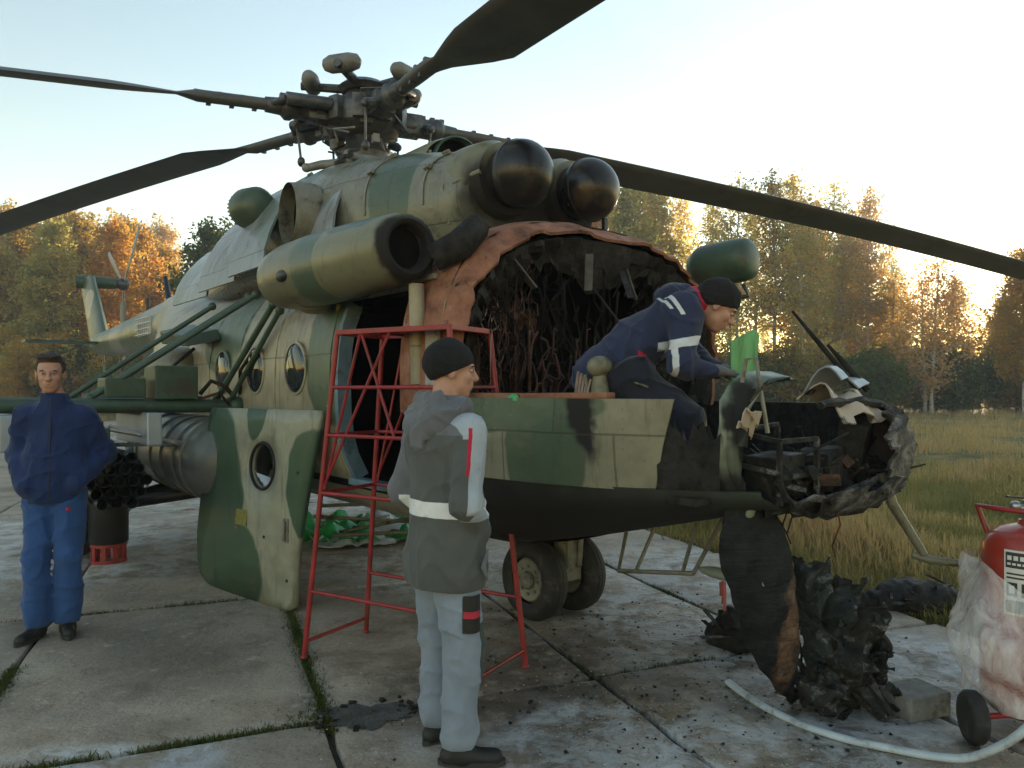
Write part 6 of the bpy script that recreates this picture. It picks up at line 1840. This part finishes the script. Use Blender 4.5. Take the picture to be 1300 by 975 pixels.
BODYM = region_mat('work_jacket_cloth', DG, [
    (HGc, [zmin(1.40)]), (HGc, [ymin(.165), zmin(.98)]),
    (WH, [zmin(1.052), zmax(1.118), ymin(-.215), ymax(.215)]),
    (LG, [ymax(-.150), zmin(1.085), zmax(1.47), armplane(.82, -.40, -.006)]),
    (LG, [ymax(-.196), zmin(1.045), zmax(1.10), xmin(-.075)]),
    (LG, [ymax(-.075), zmin(1.385), xmin(-.075), zmax(1.49)]),
    (RD, [ymax(-.150), zmin(1.24), zmax(1.43), armplane(.82, -.40, -.018), armplane(-.82, .40, .004)]),
])
grown('jacket', jp, .034, .008, BODYM, p1, fold=.0065, fscale=13, seed=4, cuts=(lambda P: .745 - P[:, 2], lambda P: P[:, 2] - 1.565))
HOODM = cloth('hood_blue_grey', HGc)
hp_ = [('c', B.p(-.085, -.085, 1.475), B.p(-.085, .085, 1.475), .05, .05), ('c', B.p(.0, -.105, 1.52), B.p(-.10, -.06, 1.45), .036, .045), ('c', B.p(.0, .105, 1.52), B.p(-.10, .06, 1.45), .036, .045), ('c', B.p(-.085, -.055, 1.545), B.p(-.085, .055, 1.545), .034, .034), ('c', B.p(-.115, -.05, 1.44), B.p(-.115, .05, 1.44), .05, .05), ('c', B.p(-.12, 0, 1.43), B.p(-.125, 0, 1.355), .05, .03),
       ('c', B.p(.0, -.105, 1.51), B.p(.075, -.06, 1.49), .034, .026), ('c', B.p(.0, .105, 1.51), B.p(.075, .06, 1.49), .034, .026)]
grown('hood', hp_, .03, .008, HOODM, p1, fold=.010, fscale=24, seed=8)
mb = MB(); mb.tube([B.p(.06, -.222, .92), B.p(.03, -.228, .85), B.p(.06, -.220, .79)], [.004, .013, .004], 6); mb.build('pocket_flap', HOODM, p1, 60)
tp = [('c', B.p(0, -.085, .80), B.p(.02, -.10, .50), .100, .086), ('c', B.p(.02, -.10, .50), B.p(-.01, -.115, .13), .084, .080), ('c', B.p(0, .085, .80), B.p(.05, .11, .50), .100, .086), ('c', B.p(.05, .11, .50), B.p(.05, .125, .13), .084, .08)]
TROUM = region_mat('work_trousers_cloth', (.22, .265, .34), [((.05, .062, .062), [xmin(.045), zmin(.33), zmax(.60), ymax(-.01)]), ((.05, .062, .062), [xmin(.085), zmin(.33), zmax(.60), ymin(0)])])
grown('trousers', tp, .022, .008, TROUM, p1, fold=.0075, fscale=15, seed=6, cuts=(lambda P: .075 - P[:, 2],), stretch=(1, 1, .7))
def patch(B_, c, w, h, mat, nm, par, out):
    out = Vector(out).normalized(); u = V(0, 0, 1); s = u.cross(out).normalized(); c = Vector(c)
    g = [[c + s * (w * (i / 4 - .5)) + u * (h * (j / 4 - .5)) - out * (.022 * (2 * i / 4 - 1) ** 2) for j in range(5)] for i in range(5)]
    mb = MB(); mb.sheet(g, .004); return mb.build(nm, mat, par, 50)
od = B.l * -1 + B.f * -.25
pk = patch(B, Vector(B.p(-.01, -.210, .655)), .075, .155, M['shoe'], 'thigh_pocket', p1, od)
patch(B, Vector(B.p(-.0125, -.2155, .655)), .070, .028, M['piping'], 'pocket_stripe', pk, od)
shoe(p1, B.p(-.01, -.115, .088), B.f * .75 - B.l * .65); shoe(p1, B.p(.05, .125, .088), B.f + B.l * .1)

# ---- man in blue overalls on the left
p2 = empty('person', (-2.94, 4.78, 0), 0, 'person in dark blue jacket and blue trousers with hands in pockets', 'person')
B2 = Frame((.28, -.96, 0)); H2 = Frame((.42, -.9, -.05), o=B2.p(.03, -.02, 1.68))
head(p2, H2, B2.p(-.005, -.01, 1.53), B2.p(-.01, 0, 1.38), eyes=True)
hair(p2, H2)
BLUE = cloth('jacket_royal_blue', (.012, .028, .10)); BLUT = cloth('trousers_blue', (.028, .080, .24))
flt2 = (tuple(B2.f), .64)
j2 = [('c', B2.p(-.01, -.11, 1.395), B2.p(-.01, .11, 1.395), .105, .105, (tuple(B2.f), .9)), ('c', B2.p(0, 0, 1.34), B2.p(.02, 0, 1.10), .172, .180, flt2), ('c', B2.p(.02, 0, 1.10), B2.p(.02, 0, .94), .180, .168, flt2),
      ('c', B2.p(0, -.172, 1.415), B2.p(-.07, -.228, 1.16), .078, .066), ('c', B2.p(-.07, -.228, 1.16), B2.p(.085, -.145, .985), .066, .055), ('c', B2.p(0, .172, 1.415), B2.p(-.09, .258, 1.17), .078, .068), ('c', B2.p(-.09, .258, 1.17), B2.p(.085, .145, .985), .068, .055),
      ('c', B2.p(-.01, 0, 1.45), B2.p(.0, 0, 1.535), .092, .078)]
grown('jacket', j2, .032, .0095, BLUE, p2, fold=.008, fscale=14, seed=14, cuts=(lambda P: .865 - P[:, 2], lambda P: P[:, 2] - 1.565))
mb = MB(); mb.tube([B2.p(.085, .0, 1.53), B2.p(.128, .005, 1.3), B2.p(.142, .005, 1.05), B2.p(.132, .0, .90)], .004, 6); mb.build('zip', M['shoe'], p2, 60)
t2 = [('c', B2.p(0, -.08, .92), B2.p(.03, -.095, .52), .108, .082), ('c', B2.p(.03, -.095, .52), B2.p(0, -.11, .12), .082, .078), ('c', B2.p(0, .08, .92), B2.p(.02, .075, .52), .108, .082), ('c', B2.p(.02, .075, .52), B2.p(-.06, .055, .12), .082, .078)]
grown('trousers', t2, .03, .0105, BLUT, p2, fold=.008, fscale=14, seed=17, cuts=(lambda P: .07 - P[:, 2],))
patch(B2, Vector(B2.p(.11, .10, .83)), .03, .02, M['piping'], 'pocket_tab', p2, B2.f)
shoe(p2, B2.p(0, -.11, .088), B2.f - B2.l * .3); shoe(p2, B2.p(-.06, .055, .088), B2.f + B2.l * .3)

# ---- man leaning over the nose from the open cockpit
O3 = Vector((.62, 3.82, 1.13))
p3 = empty('person', O3, 0, 'person in navy jacket with red collar bending over the burnt nose', 'person')
W = lambda x, y, z: tuple(Vector((x, y, z)) - O3)
H3 = Frame((.80, -.10, -.58), o=W(1.035, 3.76, 2.005))
head(p3, H3, W(.945, 3.80, 2.03), W(.86, 3.84, 1.97), eyes=True)
beanie(p3, H3, M['knit'], .04, -.045)
NAVY = cloth('jacket_navy', (.022, .03, .07)); NAVT = cloth('trousers_dark_navy', (.016, .019, .032))
sd = (0, 1, 0)
ax = Vector((.80, 0, .60)).normalized(); dep = Vector((-.6, 0, .8))
j3 = [('c', W(.50, 3.86, 1.70), W(.66, 3.85, 1.83), .195, .185, (tuple(dep), .72)), ('c', W(.66, 3.85, 1.83), W(.83, 3.84, 1.95), .19, .165, (tuple(dep), .70)),
      ('c', W(.83, 3.68, 1.97), W(.83, 4.02, 1.97), .088, .088),
      ('c', W(.85, 3.66, 1.96), W(.82, 3.58, 1.71), .082, .072), ('c', W(.82, 3.58, 1.71), W(.965, 3.60, 1.675), .068, .050),
      ('c', W(.85, 4.02, 1.96), W(.98, 4.02, 1.76), .082, .068), ('c', W(.98, 4.02, 1.76), W(1.05, 3.84, 1.69), .066, .05),
      ('c', W(.885, 3.83, 2.0), W(.945, 3.80, 2.035), .092, .078)]
q3 = lambda n, off: (Vector(n), off - Vector(n).dot(O3))       # half space given in world coordinates
X_, Y_, Z_ = V(1, 0, 0), V(0, 1, 0), V(0, 0, 1)
TAPE = (.55, .58, .62)
J3M = region_mat('navy_work_jacket', (.024, .032, .075), [
    (TAPE, [q3(-Y_, -3.72), q3(Z_ - .15 * X_, 1.668), q3(-Z_ + .15 * X_, -1.712), q3(X_, .72)]),
    (TAPE, [q3(-Y_, -3.73), q3(X_, .765), q3(-X_, -.792), q3(Z_, 1.60), q3(-Z_, -1.80)]),
    (TAPE, [q3(X_ + .5 * Z_, 1.790), q3(-X_ - .5 * Z_, -1.812), q3(Z_, 1.95), q3(-Y_, -3.84)]),
    (TAPE, [q3(X_ + .5 * Z_, 1.758), q3(-X_ - .5 * Z_, -1.774), q3(Z_, 1.98), q3(-Y_, -3.80)]),
    ((.42, .02, .05), [q3(X_ + .3 * Z_, 1.548), q3(Z_, 1.93), q3(Y_, 3.68), q3(-Y_, -3.95)]),
    ((.42, .02, .05), [q3(X_, .620), q3(-X_, -.668), q3(Z_ + .5 * X_, 2.058), q3(-Z_ - .5 * X_, -2.092), q3(-Y_, -3.76)]),
])
grown('jacket', j3, .035, .0085, J3M, p3, fold=.009, fscale=15, seed=24)
g3_ = [('c', W(.80, 3.78, 2.07), W(.80, 3.90, 2.07), .05, .05), ('c', W(.84, 3.84, 2.09), W(.89, 3.83, 2.085), .05, .045)]
grown('hood', g3_, .03, .01, NAVY, p3, fold=.006, fscale=22, seed=5)
t3 = [('c', W(.52, 3.80, 1.66), W(.60, 3.72, 1.64), .15, .13), ('c', W(.60, 3.74, 1.62), W(.84, 3.60, 1.44), .112, .078), ('c', W(.84, 3.60, 1.44), W(.90, 3.52, 1.20), .076, .066),
      ('c', W(.52, 3.95, 1.66), W(.80, 4.05, 1.46), .135, .09), ('c', W(.80, 4.05, 1.46), W(.72, 4.1, 1.22), .085, .07)]
grown('trousers', t3, .03, .0105, NAVT, p3, fold=.011, fscale=15, seed=29)
shoe(p3, W(.90, 3.50, 1.215), (1, -.2, 0)); shoe(p3, W(.72, 4.1, 1.215), (1, .1, 0))
def hand(par, wrist, d, up, mat, nm='glove', curl=.5, flip=1):
    d = Vector(d).normalized(); up = Vector(up); s = d.cross(up).normalized(); up = s.cross(d); w = Vector(wrist)
    pr = [('c', tuple(w), tuple(w + d * .03), .027, .03), ('c', tuple(w + d * .03 + s * .018), tuple(w + d * .085 + s * .028), .02, .017), ('c', tuple(w + d * .03 - s * .018), tuple(w + d * .085 - s * .028), .02, .017), ('c', tuple(w + d * .04), tuple(w + d * .088), .021, .018)]
    for i, (o_, L) in enumerate(((-.032, .068), (-.011, .08), (.011, .075), (.031, .058))):
        a = w + d * .088 + s * o_; b = a + d * L * .5 - up * L * .2 * curl; c = b + d * L * .4 - up * L * .55 * curl
        pr += [('c', tuple(a), tuple(b), .0105, .0095), ('c', tuple(b), tuple(c), .0095, .008)]
    a = w + d * .03 + s * .03 * flip; b = a + d * .035 + s * .03 * flip - up * .01; c = b + d * .03 + s * .004 * flip - up * .012
    pr += [('c', tuple(a), tuple(b), .0135, .011), ('c', tuple(b), tuple(c), .011, .009)]
    grown(nm, pr, .008, .0048, mat, par)
GL = cloth('grey_glove', (.12, .12, .125))
hand(p3, W(.985, 3.60, 1.685), (1, -.05, -.25), (0, 0, 1), GL, 'glove', .5, -1)
hand(p3, W(1.06, 3.82, 1.70), (.8, -.5, -.2), (0, 0, 1), GL, 'glove', .5, 1)

# ------------------------------------------------------------------ evening haze
hz = MB(); hz.box((0, 65, 14.2), (330, 210, 31.0))
hm = bpy.data.materials.new('evening_haze'); hm.use_nodes = True; hn = hm.node_tree; hn.nodes.clear()
ho = hn.nodes.new('ShaderNodeOutputMaterial'); hv = hn.nodes.new('ShaderNodeVolumePrincipled')
hv.inputs['Color'].default_value = (.92, .93, .95, 1); hv.inputs['Density'].default_value = 0.0020; hv.inputs['Anisotropy'].default_value = 0.3
hn.links.new(hv.outputs[0], ho.inputs['Volume'])
haze = hz.build('haze', hm, None, 0); tag(haze, 'thin warm evening haze over the airfield', 'haze', kind='stuff')
